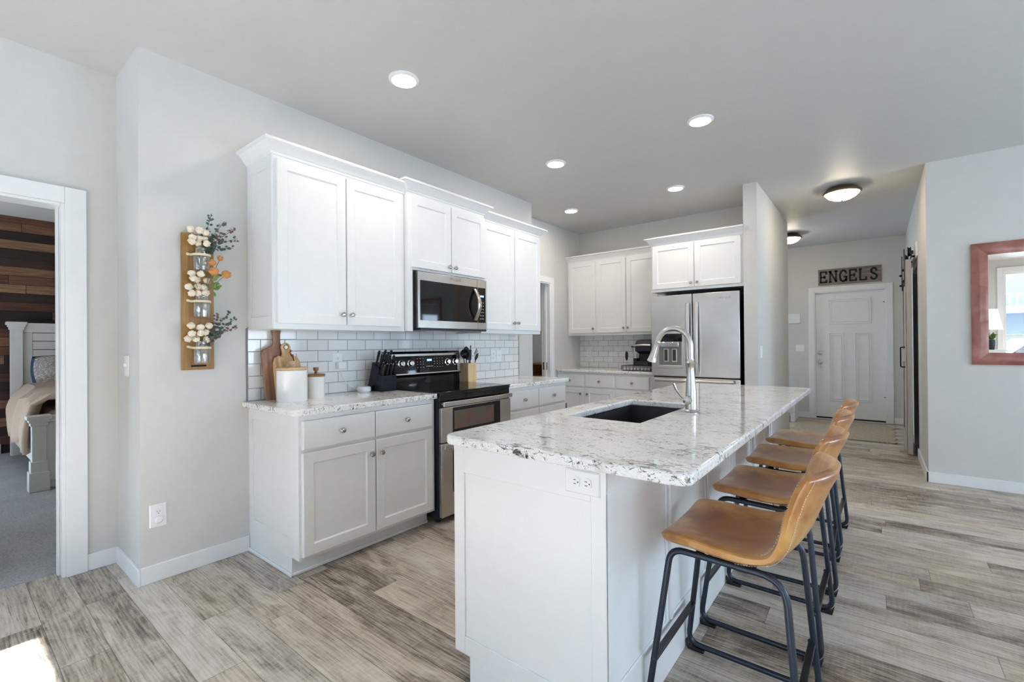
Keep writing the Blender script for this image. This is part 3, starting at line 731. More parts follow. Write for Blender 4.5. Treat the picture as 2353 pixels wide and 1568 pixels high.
# ------------------------------------------------------------------ bar stools
def cat(P, n):                                       # Catmull-Rom through tuples
    out = []
    for i in range(len(P)-1):
        a, b, c, d = P[max(i-1,0)], P[i], P[i+1], P[min(i+2,len(P)-1)]
        for k in range(n):
            t = k/n; out.append(tuple(.5*((2*q1)+(-q0+q2)*t+(2*q0-5*q1+4*q2-q3)*t*t+(-q0+3*q1-3*q2+q3)*t**3) for q0, q1, q2, q3 in zip(a, b, c, d)))
    return out+[P[-1]]
# side profile (x, z, half width, thickness, wrap) from the front lip back and up
PROF = cat([(-.176,.583,.176,.010,0),(-.172,.586,.196,.030,0),(-.152,.591,.210,.044,0),(-.09,.592,.218,.046,0),(-.02,.588,.224,.045,0),(.05,.586,.230,.042,0),(.11,.592,.234,.034,.004),
            (.160,.612,.238,.031,.014),(.198,.652,.238,.033,.030),(.224,.700,.234,.034,.044),(.246,.755,.226,.034,.055),(.268,.812,.215,.034,.062),(.284,.846,.204,.034,.063),(.292,.862,.196,.028,.062),(.296,.869,.186,.012,.061)], 4)
def shell_pt(r, s, o):
    x, z, w, th, wrap = PROF[r]; a = PROF[max(r-1,0)]; b = PROF[min(r+1,len(PROF)-1)]
    tx, tz = b[0]-a[0], b[1]-a[1]; L = math.hypot(tx, tz) or 1; nx, nz = -tz/L, tx/L
    q = wrap/.062; N = Vector((nx, -q*.75*s*abs(s)**.6, nz)).normalized()
    seat = 1-min(1, q)
    return Vector((x-wrap*abs(s)**2.0, s*w, z+seat*.017*abs(s)**2.6-(.006*abs(s)**3 if q > .9 else 0)))+N*(o*th/2)
def stool_shell():
    n = 36; rings = []
    for r in range(len(PROF)):
        ring = []
        for k in range(n):
            f = 2*PI*(k+.5)/n; c, s = math.cos(f), math.sin(f)
            S_ = math.copysign(abs(c)**.55, c); O = math.copysign(abs(s)**.38, s)
            ring.append(shell_pt(r, S_, O))
        rings.append(ring)
    return MB().loft(rings)
SH = stool_shell()
def make_stool():
    st = thing('bar_stool', 'x', 'bar stool')
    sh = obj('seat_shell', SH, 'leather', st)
    nr = len(PROF)
    def seam(pts, r=.0009, dash=.62):
        m = MB()
        for a, b in zip(pts, pts[1:]):
            d = b-a; k = max(1, int(d.length/.006))
            for i in range(k): m.tube([a+d*(i/k), a+d*((i+dash)/k)], r, 4)
        return m
    for side in (-1, 1):
        obj('stitching', seam([shell_pt(r, side*.90, -1.02) for r in range(20, nr-4)]), 'stitch', sh)
        obj('stitching', seam([shell_pt(r, side*.93, 1.0) for r in range(26, nr-4)]), 'stitch', sh)
        for dx in (0, 1): obj('seat_seam', seam([shell_pt(27+dx, side*u, 1.02) for u in (.60, .68, .76, .84, .92, .97)]), 'stitch', sh)
    obj('stitching', seam([shell_pt(26, u/10, -1.02) for u in range(-9, 10)]), 'stitch', sh)
    for s in (-1, 1):
        yb, yt = s*.217, s*.180; zt = .562
        loop = [(-.222,yb,.022),(-.150,yt,zt),(.178,yt,zt-.006),(.225,yb,.022)]
        pth = fillet(loop, [.05,.045,.07,.05], 6, closed=True); pth.append(pth[0]); pth.append(pth[1])
        obj('leg_loop', MB().tube(pth, .0105, 12), 'frame', st)
        for x in (-.19, .19):
            g_ = 1 if x > 0 else -1; m = MB().prism([(x-g_*.03, yb-.013, 0), (x+g_*.032, yb-.013, 0), (x+g_*.040, yb-.013, .034), (x+g_*.026, yb-.013, .016), (x-g_*.03, yb-.013, .013)], (0,1,0), .026)
            obj('foot_pad', m, 'black', st, .002)
        for x in (-.205, .205):
            lx = x*1.0; obj('bolt', MB().lathe((x*(.97), s*.203+s*.008, .19), (0,s,0), [(.009,0),(.009,.003),(.004,.006),(.001,.006)], 10), 'frame', st)
    for x in (-.200, .204):
        obj('footrest' if x < 0 else 'crossbar', MB().box(x-.011, x+.011, -.203, .203, .185, .197) if x < 0 else MB().box(x-.011, x+.011, -.203, .203, .185, .197), 'black', st, .002)
    for x in (-.06, .09): obj('seat_bar', MB().box(x-.012, x+.012, -.17, .17, .562, .572), 'black', st)
    return st
def copy_tree(o, parent=None):
    c = o.copy(); COL.objects.link(c); c.parent = parent
    for ch in list(o.children): copy_tree(ch, c)
    return c
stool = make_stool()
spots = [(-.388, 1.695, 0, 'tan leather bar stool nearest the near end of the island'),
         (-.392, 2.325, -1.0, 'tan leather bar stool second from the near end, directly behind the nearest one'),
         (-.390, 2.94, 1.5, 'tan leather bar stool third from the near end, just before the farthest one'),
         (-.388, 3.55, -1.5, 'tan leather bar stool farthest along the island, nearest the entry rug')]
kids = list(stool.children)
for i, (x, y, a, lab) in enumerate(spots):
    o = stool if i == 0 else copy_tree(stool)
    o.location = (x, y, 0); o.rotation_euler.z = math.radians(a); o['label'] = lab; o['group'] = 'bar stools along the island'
    if i == 1:
        tg = MB().prism([(-.10,-.06,.570),(.02,-.06,.570),(.05,-.05,.485),(-.03,-.07,.490)], (0,1,.1), .003)
        t = obj('hang_tag', MB(), 'plastic', o); me = t.data; bmx = tg
        me.clear_geometry(); me.from_pydata([v for v in tg.v], [], tg.f)

# ------------------------------------------------------------------ range wall: base cabinets
frA = Fr((XA,0,0), (0,1,0), (1,0,0))
b1 = thing('base_cabinet', 'white base cabinet left of the black range, under the canisters', 'cabinet', (-2.7, 1.67, 0), 'white kitchen cabinets')
g_ = .0
m = MB().box(XA, XA+.604, 1.204, 2.144, .1, .869).box(XA, XA+.530, 1.204, 2.144, 0, .1); obj('body', m, 'white', b1)
frA6 = Fr((XA+.604,0,0), (0,1,0), (1,0,0)); m = MB()
frA6.box(m, 1.198, 1.24, .1, .869, 0, .006); frA6.box(m, 2.105, 2.144, .1, .869, 0, .006); frA6.box(m, 1.24, 2.105, .84, .869, 0, .006); frA6.box(m, 1.24, 2.105, .668, .686, 0, .006); frA6.box(m, 1.24, 2.105, .1, .131, 0, .006)
obj('face_frame', m, 'white', b1)
frEnd = Fr((0,1.204,0), (1,0,0), (0,-1,0)); m = MB()
frEnd.box(m, XA, XA+.05, .1, .869, 0, .006); frEnd.box(m, XA+.555, XA+.604, .1, .869, 0, .006); frEnd.box(m, XA+.05, XA+.555, .80, .869, 0, .006); frEnd.box(m, XA+.05, XA+.555, .1, .20, 0, .006); frEnd.box(m, XA, XA+.530, 0, .1, 0, .006)
obj('end_panel_frame', m, 'white', b1, .002)
obj('shoe_molding', MB().box(XA, XA+.542, 1.186, 1.198, 0, .019).box(XA+.530, XA+.542, 1.198, 2.144, 0, .019), 'white', b1, .005)
for a0, a1 in ((1.213,1.659),(1.667,2.116)): drawer(frA, a0, a1, .686, .838, .61, b1)
door(frA, 1.213, 1.659, .120, .668, .61, b1, (1.629,.589)); door(frA, 1.667, 2.116, .120, .668, .61, b1, (1.697,.588))
b2 = thing('base_cabinet', 'white base cabinet right of the black range, under the utensil holder', 'cabinet', (-2.7, 3.38, 0), 'white kitchen cabinets')
obj('body', MB().box(XA, XA+.61, 2.918, 3.845, .1, .869).box(XA, XA+.534, 2.918, 3.845, 0, .1), 'white', b2)
for a0, a1 in ((2.93,3.372),(3.38,3.822)): drawer(frA, a0, a1, .686, .838, .61, b2); 
door(frA, 2.93, 3.372, .120, .668, .61, b2, (3.34,.59)); door(frA, 3.38, 3.822, .120, .668, .61, b2, (3.41,.59))
obj('hinge', MB().box(XA+.60, XA+.626, 3.823, 3.846, .60, .66), 'black', b2)
def ctop(x0, x1, y0, y1, rad, label, loc=None):
    o = fillet([(x0,y0,0),(x1,y0,0),(x1,y1,0),(x0,y1,0)], rad, 6, closed=True)
    b = MB().loft([[Vector((p.x,p.y,.870)) for p in o], [Vector((p.x,p.y,K)) for p in o]])
    t = obj('countertop', b, 'granite', None, .008, 3); tag(t, label, 'countertop'); return t
ctop(XA, XA+.645, 1.160, 2.146, [0,.04,.006,0], 'granite countertop left of the range, holding the canisters')
ctop(XA, XA+.645, 2.917, 3.885, [0,.006,.04,0], 'granite countertop right of the range, holding the utensil holder')
struct('trim_5', MB().box(XA, XA+.008, 1.192, 3.885, .905, 1.352), 'tile_y', smooth=False)
obj('tile_edge_strip', MB().box(XA, XA+.010, 1.184, 1.192, .905, 1.347).box(XA, XA+.010, 3.885, 3.893, .905, 1.35), 'grout', bpy.data.objects['trim_5'])

# ------------------------------------------------------------------ upper cabinets
u1 = thing('wall_cabinet', 'tall white two-door wall cabinet left of the microwave', 'cabinet', (XA, 1.66, 1.337), 'white kitchen cabinets')
obj('body', MB().box(XA, XA+.325, 1.202, 2.122, 1.337, 2.345), 'white', u1)
fu = Fr((0,1.202,0), (1,0,0), (0,-1,0)); m = MB()
fu.box(m, XA, XA+.045, 1.337, 2.345, 0, .006); fu.box(m, XA+.275, XA+.325, 1.337, 2.345, 0, .006); fu.box(m, XA+.045, XA+.275, 2.26, 2.345, 0, .006); fu.box(m, XA+.045, XA+.275, 1.337, 1.41, 0, .006)
obj('end_panel_frame', m, 'white', u1, .002)
door(frA, 1.218, 1.648, 1.368, 2.31, .325, u1, (1.622,1.435)); door(frA, 1.656, 2.088, 1.368, 2.31, .325, u1, (1.682,1.435))
obj('crown_molding', crown(frA, 1.196, 2.124, .325, 2.330, True, False), 'white', u1)
u2 = thing('wall_cabinet', 'short white two-door wall cabinet above the microwave', 'cabinet', (XA, 2.54, 1.78), 'white kitchen cabinets')
obj('body', MB().box(XA, XA+.36, 2.126, 2.952, 1.787, 2.355), 'white', u2)
obj('side_gable', MB().box(XA, XA+.36, 2.126, 2.172, 1.338, 1.787), 'white', u2)
door(frA, 2.150, 2.546, 1.803, 2.318, .36, u2, (2.518,1.845)); door(frA, 2.553, 2.946, 1.803, 2.318, .36, u2, (2.583,1.845))
obj('crown_molding', crown(frA, 2.126, 2.952, .36, 2.348, True, True), 'white', u2)
u3 = thing('wall_cabinet', 'tall white two-door wall cabinet right of the microwave', 'cabinet', (XA, 3.4, 1.337), 'white kitchen cabinets')
obj('body', MB().box(XA, XA+.318, 2.954, 3.845, 1.337, 2.335), 'white', u3)
door(frA, 2.962, 3.408, 1.370, 2.305, .318, u3, (3.380,1.435)); door(frA, 3.415, 3.830, 1.370, 2.305, .318, u3, (3.445,1.435))
obj('crown_molding', crown(frA, 2.954, 3.847, .318, 2.322, False, True), 'white', u3)

# ------------------------------------------------------------------ microwave
mw = thing('microwave', 'stainless steel microwave mounted above the range', 'microwave', (XA, 2.56, 1.358))
obj('housing', MB().box(XA+.009, XA+.352, 2.176, 2.948, 1.360, 1.782), 'clearance', mw)
frM = Fr((XA+.352,0,0), (0,1,0), (1,0,0)); M0, M1, MZ0, MZ1 = 2.196, 2.946, 1.362, 1.778
dr_ = obj('door', frM.box(MB(), M0, 2.832, MZ0, MZ1, .002, .040), 'steel', mw, .003)
obj('control_column', frM.box(MB(), 2.836, M1, MZ0, MZ1, .002, .040), 'steel', mw, .003)
obj('glass_front', frM.box(MB(), 2.216, 2.83, 1.42, 1.714, .040, .043), 'blackgloss', mw, .001)
cp = obj('control_panel', frM.box(MB(), 2.836, 2.928, 1.42, 1.714, .040, .043), 'blackgloss', mw, .001)
obj('clock_display', frM.box(MB(), 2.86, 2.905, 1.635, 1.65, .043, .0436), 'display', cp)
m = MB()
for r in range(6):
    for c in range(3): frM.box(m, 2.858+c*.02, 2.864+c*.02, 1.45+r*.027, 1.456+r*.027, .043, .0435)
obj('buttons', m, 'plastic', cp)
hp = [frM.p(2.795, 1.44+k/12*.255, .048+.052*math.sin(PI*k/12)) for k in range(13)]
obj('handle', MB().tube(hp, 0, 10, flat=(.008,.020)), 'steel', dr_)
obj('vent_grille', MB().box(XA+.05, XA+.40, 2.21, 2.93, 1.348, 1.362), 'black', mw)
obj('light_lens', MB().box(XA+.12, XA+.30, 2.4, 2.74, 1.345, 1.349), 'chrome', mw)
def text(s, name, size, loc, rx, mat, parent, ext=.0006):
    cu = bpy.data.curves.new(name, 'FONT'); cu.body = s; cu.size = size; cu.extrude = ext; cu.align_x = 'CENTER'; cu.materials.append(M[mat])
    tmp = bpy.data.objects.new('tmp', cu); COL.objects.link(tmp); bpy.context.view_layer.update()
    me = bpy.data.meshes.new_from_object(tmp.evaluated_get(bpy.context.evaluated_depsgraph_get())); bpy.data.objects.remove(tmp)
    o = bpy.data.objects.new(name, me); COL.objects.link(o); o.parent = parent; o.location = Vector(loc)-wloc(parent); o.rotation_euler = rx; return o
text('Whirlpool', 'brand_lettering', .030, (XA+.3935, 2.57, 1.742), (PI/2,0,PI/2), 'chrome', dr_)

# ------------------------------------------------------------------ range
rn = thing('range', 'stainless and black double-oven electric range between the base cabinets', 'range', (-2.65, 2.53, 0))
RY0, RY1 = 2.152, 2.912; frO = Fr((XA+.645,0,0), (0,1,0), (1,0,0))
obj('body', MB().box(XA+.012, XA+.645, RY0+.002, RY1-.002, .04, .885), 'clearance', rn)
m = MB()
for x in (XA+.08, XA+.58):
    for y in (RY0+.05, RY1-.05): m.lathe((x, y, 0), (0,0,1), [(.02,0),(.02,.04)], 10)
obj('levelling_feet', m, 'black', rn)
obj('cooktop', MB().box(XA+.05, XA+.668, RY0-.012+.003, RY1+.004, .9045, .914).box(XA+.05, XA+.664, RY0+.001, RY1-.001, .885, .9045), 'blackgloss', rn, .003)
obj('front_trim', frO.box(MB(), RY0, RY1, .80, .885, 0, .014), 'blackgloss', rn, .003)
# upper oven door
ud = obj('upper_oven_door', frO.box(MB(), RY0+.003, RY1-.003, .565, .802, .002, .028), 'steel', rn, .002)
obj('window_surround', frO.box(MB(), 2.262, 2.776, .60, .798, .028, .030), 'blackgloss', ud, .0)
g = NG('oven_window'); v = g.pos()[0]; g.P(Base_Color=g.ramp(g.noise(v, 6, 2), [(.3, (.16,.15,.10)), (.5, (.20,.13,.12)), (.7, (.10,.13,.10))]), Roughness=.06, Metallic=.35); M['ovenwin'] = g.m
obj('window', frO.box(MB(), 2.275, 2.70, .645, .775, .030, .0308), 'ovenwin', ud)
obj('window_lower_trim', frO.box(MB(), 2.27, 2.77, .622, .628, .030, .032), 'steel', ud)
def bar_handle(fr, a0, a1, b, c, parent, r=.0155, d=.045, bow=.012):
    pts = [fr.p(a0+(a1-a0)*k/16, b, c+d+bow*math.sin(PI*k/16)) for k in range(17)]
    q = [Vector((0,0,1))*r+fr.c*.007, Vector((0,0,1))*r-fr.c*.007, Vector((0,0,-1))*r-fr.c*.007, Vector((0,0,-1))*r+fr.c*.007]
    m = MB().loft([[p+d_ for d_ in q] for p in pts])
    for a in (a0+.03, a1-.03): fr.box(m, a-.012, a+.012, b-.008, b+.008, c, c+d)
    return obj('handle', m, 'steel', parent, .002)
bar_handle(frO, RY0-.005, RY1-.025, .832, .014, ud)
ld = obj('lower_oven_door', frO.box(MB(), RY0+.003, RY1-.003, .055, .558, .002, .028), 'steel', rn, .002)
pts = [(p.x, p.y) for p in fillet([(2.262,.197,0),(2.776,.197,0),(2.776,.515,0),(2.262,.515,0)], .03, 5, closed=True)]
obj('window', MB().prism([frO.p(a,b,.028) for a, b in pts], (1,0,0), .002), 'blackgloss', ld)
bar_handle(frO, RY0-.005, RY1-.025, .545, .028, ld, d=.04)
# backguard
prof = [(.012,.905),(.100,.905),(.098,.985),(.118,1.0),(.100,1.170),(.085,1.186),(.012,1.186)]
bgd = obj('backguard', MB().prism([(XA+x, RY0+.004, z) for x, z in prof], (0,1,0), RY1-RY0-.008), 'blackgloss', rn, .003)
def bp(y, z, o): k = (z-1.0)/.17; return Vector((XA+.118-.018*k+o, y, z+o*.1))
def bgq(m, y0, y1, z0, z1, o0, o1): m.loft([[bp(y0,z0,o0),bp(y1,z0,o0),bp(y1,z1,o0),bp(y0,z1,o0)],[bp(y0,z0,o1),bp(y1,z0,o1),bp(y1,z1,o1),bp(y0,z1,o1)]])
m = MB()
for q in ((RY0+.02,RY1-.01,1.148,1.168),(RY0+.02,RY1-.01,1.004,1.014),(RY1-.045,RY1-.01,1.014,1.148),(RY0+.02,RY0+.035,1.014,1.148)): bgq(m, *q, -.002, .006)
obj('steel_surround', m, 'steel', bgd, .002)
for y in (2.262, 2.352, 2.752, 2.842):
    kb = obj('burner_knob', MB().lathe(bp(y,1.092,-.001), (1,0,.1), [(.030,0),(.030,.004),(.024,.006),(.022,.024),(.018,.028),(.003,.028)], 24), 'chrome', bgd)
    obj('knob_grip', MB().box(XA+.135, XA+.148, y-.004, y+.004, 1.074, 1.112), 'chrome', kb, .002)
dm = MB(); bgq(dm, 2.525, 2.575, 1.105, 1.122, 0, .0012); obj('clock_display', dm, 'display', bgd)
m = MB()
for y0 in (2.42, 2.45, 2.48, 2.60, 2.63, 2.66, 2.69):
    for z in (1.055, 1.08, 1.10, 1.125): bgq(m, y0, y0+.008, z, z+.003, 0, .0012)
for k in range(5): bgq(m, 2.515+k*.016, 2.523+k*.016, 1.06, 1.066, 0, .0012)
obj('button_legends', m, 'plastic', bgd)

# ------------------------------------------------------------------ things on the range-wall counter
bx1 = MB()
def board_pts(outline, x_bot, lean, z0=K):         # outline (y,z) -> leaning slab points
    return [(x_bot+lean*(z-z0), y, z) for y, z in outline]
o1 = [(p.x, p.y) for p in fillet([(1.262,.906,0),(1.438,.906,0),(1.446,1.21,0),(1.385,1.228,0),(1.365,1.25,0),(1.366,1.31,0),(1.382,1.36,0),(1.308,1.36,0),(1.322,1.31,0),(1.323,1.25,0),(1.30,1.232,0),(1.245,1.215,0)], [.02,.02,.03,.02,.01,.01,.006,.006,.01,.01,.02,.03], 4, closed=True)]
cb1 = thing('cutting_board', 'dark walnut paddle board leaning on the tile, its long handle upward', 'cutting board', (XA+.07, 1.35, K))
obj('board', MB().prism(board_pts(o1, XA+.075, -.10), (1,0,.1), .018), 'walnut', cb1, .004)
obj('hanging_hole', MB().lathe((XA+.075-.10*(1.347-K)+.0175, 1.345, 1.349), (1,0,.1), [(.006,0),(.006,.0015),(.001,.0016)], 12), 'dark', cb1)
o2 = [(1.312,.906),(1.468,.906)]+[(1.475,1.10),(1.47,1.14),(1.45,1.17),(1.425,1.178),(1.415,1.172),(1.405,1.20)]+[(1.385+.030*math.cos(t), 1.228+.030*math.sin(t)) for t in [-.5+k/14*(PI+1.0) for k in range(15)]]+[(1.362,1.19),(1.355,1.172),(1.335,1.178),(1.312,1.165),(1.302,1.13)]
cb2 = thing('cutting_board', 'light grained board with a round ring handle, leaning behind the large canister', 'cutting board', (XA+.10, 1.39, K))
obj('board', MB().prism(board_pts(o2, XA+.103, -.10), (1,0,.10), .016), 'acacia', cb2, .004)
xr = XA+.103-.10*(1.228-K)+.0155
obj('ring_hole', MB().lathe((xr, 1.385, 1.230), (1,0,.12), [(.013,0),(.013,.002),(.001,.0022)], 16), 'plastic', cb2)
obj('ring_rim', MB().tube([(xr+.002, 1.385+.014*math.cos(t), 1.230+.014*math.sin(t)) for t in [k/16*2*PI for k in range(18)]], .0028, 6), 'lid2', cb2)
lp = obj('leather_loop', MB().tube([(xr+.006,1.41,1.19),(xr+.012,1.425,1.17),(xr+.012,1.43,1.14),(xr+.008,1.425,1.125)], 0, 8, flat=(.003,.006)), 'brownleather', cb2)
obj('loop_clip', MB().ball((xr+.012,1.425,1.195), .014, 10, 8, (.7,1.2,.8)).leaf((xr+.014,1.435,1.197), (0,1,-.1), (1,0,0), .022, .012), 'plastic', lp)
def canister(x, y, r, h, lid, kh, label, km):
    c = thing('canister', label, 'canister', (x, y, K))
    obj('jar', MB().lathe((x,y,K), (0,0,1), [(r*.96,0),(r,.006),(r,h-.006),(r*1.02,h),(r*.97,h+.001)], 40), 'ceramic', c)
    l = obj('lid', MB().lathe((x,y,K+h+.001), (0,0,1), [(r*1.0,0),(r*1.06,.004),(r*1.06,.012),(r*1.02,.016)], 40), lid, c)
    obj('lid_knob', MB().lathe((x,y,K+h+.017), (0,0,1), [(r*.17,0),(r*.17,kh*.5),(r*.30,kh*.55),(r*.32,kh),(r*.30,kh+.003)], 24), km, l)
canister(-2.785, 1.36, .0865, .187, 'lid', .036, 'large white ceramic canister with a pale wood lid, in front of the cutting boards', 'lid')
canister(-2.845, 1.545, .053, .135, 'lid2', .040, 'small white ceramic canister with a dark wood lid, beside the large one', 'lid2')

frT = Fr((XA+.008,0,0), (0,1,0), (1,0,0))
plate('wall_outlet', frT, 1.745, 1.821, 1.067, 1.188, 'white outlet on the tile above the speaker, a charger plugged in', 'outlet', 'outlet')
ch = thing('charger_plug', 'white cube charger plugged into the outlet left of the range', 'charger', (XA+.03, 1.80, 1.10))
obj('plug_body', frT.box(MB(), 1.766, 1.828, 1.072, 1.124, .0095, .045), 'plastic', ch, .006)
cpth = [(XA+.035,1.80,1.073),(XA+.03,1.80,1.05),(XA+.02,1.815,1.02),(XA+.03,1.84,.975),(XA+.05,1.875,.94),(XA+.075,1.90,.925)]
from mathutils.geometry import interpolate_bezier
def smooth(P, n=5):
    P = [Vector(p) for p in P]; out = []
    for i in range(len(P)-1):
        a, b = P[i], P[i+1]; ta = (P[i+1]-P[max(i-1,0)])*.5; tb = (P[min(i+2,len(P)-1)]-P[i])*.5
        for k in range(n):
            t = k/n; out.append(a*(2*t**3-3*t*t+1)+ta*(t**3-2*t*t+t)+b*(-2*t**3+3*t*t)+tb*(t**3-t*t))
    return out+[P[-1]]
obj('cord', MB().tube(smooth(cpth), .0022, 6), 'plastic', ch)
pk = thing('smart_speaker', 'small round white speaker on the counter, left of the knife block', 'speaker', (-2.895, 1.935, K))
obj('shell', MB().lathe((-2.895,1.935,K), (0,0,1), [(.040,0),(.0465,.006),(.0485,.018),(.047,.032),(.042,.038),(.002,.039)], 36), 'plastic', pk)

# knife block
kbk = thing('knife_block', 'black slanted knife block full of black-handled knives, beside the range', 'knife block', (-2.86, 2.07, K))
m = MB().prism([(-2.955,2.0,K+.001),(-2.862,2.0,K+.001),(-2.800,2.0,1.065),(-2.890,2.0,1.115)], (0,1,0), .13)
obj('rear_block', m, 'navyblock', kbk, .003)
m = MB().prism([(-2.862,2.0,K+.001),(-2.775,2.0,K+.001),(-2.775,2.0,1.018),(-2.822,2.0,1.035)], (0,1,0), .13)
obj('front_block', m, 'navyblock', kbk, .003)
random.seed(3)
for r, (bx, bz, cnt, ln) in enumerate(((-2.862,1.100,3,.115),(-2.825,1.078,4,.105),(-2.808,1.03,4,.085),(-2.788,1.022,4,.08))):
    for k in range(cnt):
        y = 2.015+k*.105/(cnt-1); L = ln+random.uniform(-.012,.008)
        kn = thing('knife', 'black-handled knife in the knife block', 'knife', (bx, y, bz), 'knives in the block')
        d = Vector((.42,0,1)).normalized()
        p0 = Vector((bx,y,bz)); q = [p0-d*.01, p0+d*.006, p0+d*.02, p0+d*(L*.5), p0+d*(L*.85), p0+d*L]
        obj('handle', MB().tube(q, [.006,.009,.008,.0085,.010,.007], 8), 'black', kn)
        obj('rivets', MB().ball(p0+d*(L*.35)+Vector((0,-.0085,0)), .0022, 6, 4).ball(p0+d*(L*.7)+Vector((0,-.0095,0)), .0022, 6, 4).ball(p0+d*L, .0045, 6, 4), 'chrome', kn)

# utensil holder and utensils
ux, uy = -2.86, 2.975
uh = thing('utensil_holder', 'square bamboo utensil holder on the counter right of the range', 'utensil holder', (ux, uy, K))
m = MB(); w = .052
for a in (0,): m.box(ux-w,ux+w,uy-w,uy+w,K+.001,K+.008).box(ux-w,ux-w+.007,uy-w,uy+w,K+.008,K+.17).box(ux+w-.007,ux+w,uy-w,uy+w,K+.008,K+.17).box(ux-w+.007,ux+w-.007,uy-w,uy-w+.007,K+.008,K+.17).box(ux-w+.007,ux+w-.007,uy+w-.007,uy+w,K+.008,K+.17)
obj('holder', m, 'bamboo', uh, .002)
def utensil(name, label, p0, p1, head):
    u = thing(name, label, 'utensil', tuple(p0)); obj('handle', MB().tube([p0, Vector(p0).lerp(Vector(p1),.5), p1], [.005,.005,.004], 8), 'black', u); obj('head', head, 'black', u)
utensil('ladle', 'black ladle with a wide round bowl in the bamboo holder', (ux+.01,uy-.02,.93), (ux+.0,uy-.055,1.12), MB().lathe((ux+.012,uy-.062,1.150), (.9,-.2,.3), [(.044,.016),(.040,.0),(.026,-.018),(.003,-.026),(.024,-.014),(.037,.002),(.041,.016)], 20, caps=False))
utensil('serving_spoon', 'black serving spoon at the back of the bamboo holder', (ux-.02,uy,.93), (ux-.03,uy+.01,1.15), MB().ball((ux-.03,uy+.01,1.180), .036, 14, 8, (.3,1,1.15)))
utensil('spatula', 'broad black spatula leaning right in the bamboo holder', (ux,uy+.01,.93), (ux+.0,uy+.015,1.11), MB().prism([(ux,uy-.02,1.10),(ux,uy+.04,1.10),(ux,uy+.045,1.19),(ux,uy-.012,1.195)], (1,0,0), .004))
utensil('skewer', 'thin upright black utensil with a small oval tip in the holder', (ux-.01,uy+.03,.93), (ux-.01,uy+.045,1.205), MB().ball((ux-.01,uy+.046,1.218), .008, 8, 6, (.5,1,1.8)))
m = MB().prism([(ux+.01,uy+.085,1.09),(ux+.01,uy+.115,1.12),(ux+.01,uy+.125,1.16),(ux+.01,uy+.10,1.15),(ux+.01,uy+.075,1.115)], (1,0,.1), .006)
for k in range(5): m.tube([(ux+.013,uy+.09+k*.007,1.13+k*.010),(ux+.013,uy+.072+k*.007,1.15+k*.011),(ux+.013,uy+.074+k*.007,1.165+k*.010)], .0025, 6)
utensil('pasta_server', 'black pasta server with curved teeth, rightmost in the bamboo holder', (ux+.01,uy+.02,.93), (ux+.01,uy+.09,1.10), m)
plate('wall_outlet', frT, 3.431, 3.508, 1.066, 1.181, 'white outlet on the tile right of the utensils, left of a pair', 'outlet', 'outlet')
plate('light_switch', frT, 3.520, 3.599, 1.066, 1.181, 'white toggle switch on the tile, right of the paired outlet', 'light switch')
plate('wall_outlet', frA, .708, .783, .285, .405, 'white outlet low on the left wall below the jar planter', 'outlet', 'outlet')
af = thing('plug_in_freshener', 'round white plug-in cover on the low wall outlet', 'plug', (XA+.01, .746, .32))
obj('cover', MB().lathe((XA+.009,.746,.323), (1,0,0), [(.018,0),(.018,.008),(.012,.012),(.002,.012)], 20), 'plastic', af)
frJ = Fr((0,YJ,0), (1,0,0), (0,-1,0))
plate('light_switch', frJ, -3.268, -3.19, 1.078, 1.193, 'white light switch on the narrow return wall beside the bedroom door', 'light switch')
frHW = Fr((XS1,0,0), (0,1,0), (1,0,0))
plate('light_switch', frHW, 5.10, 5.20, 1.078, 1.200, 'white rocker switch on the wall beside the refrigerator, hall side', 'light switch', 'rocker')

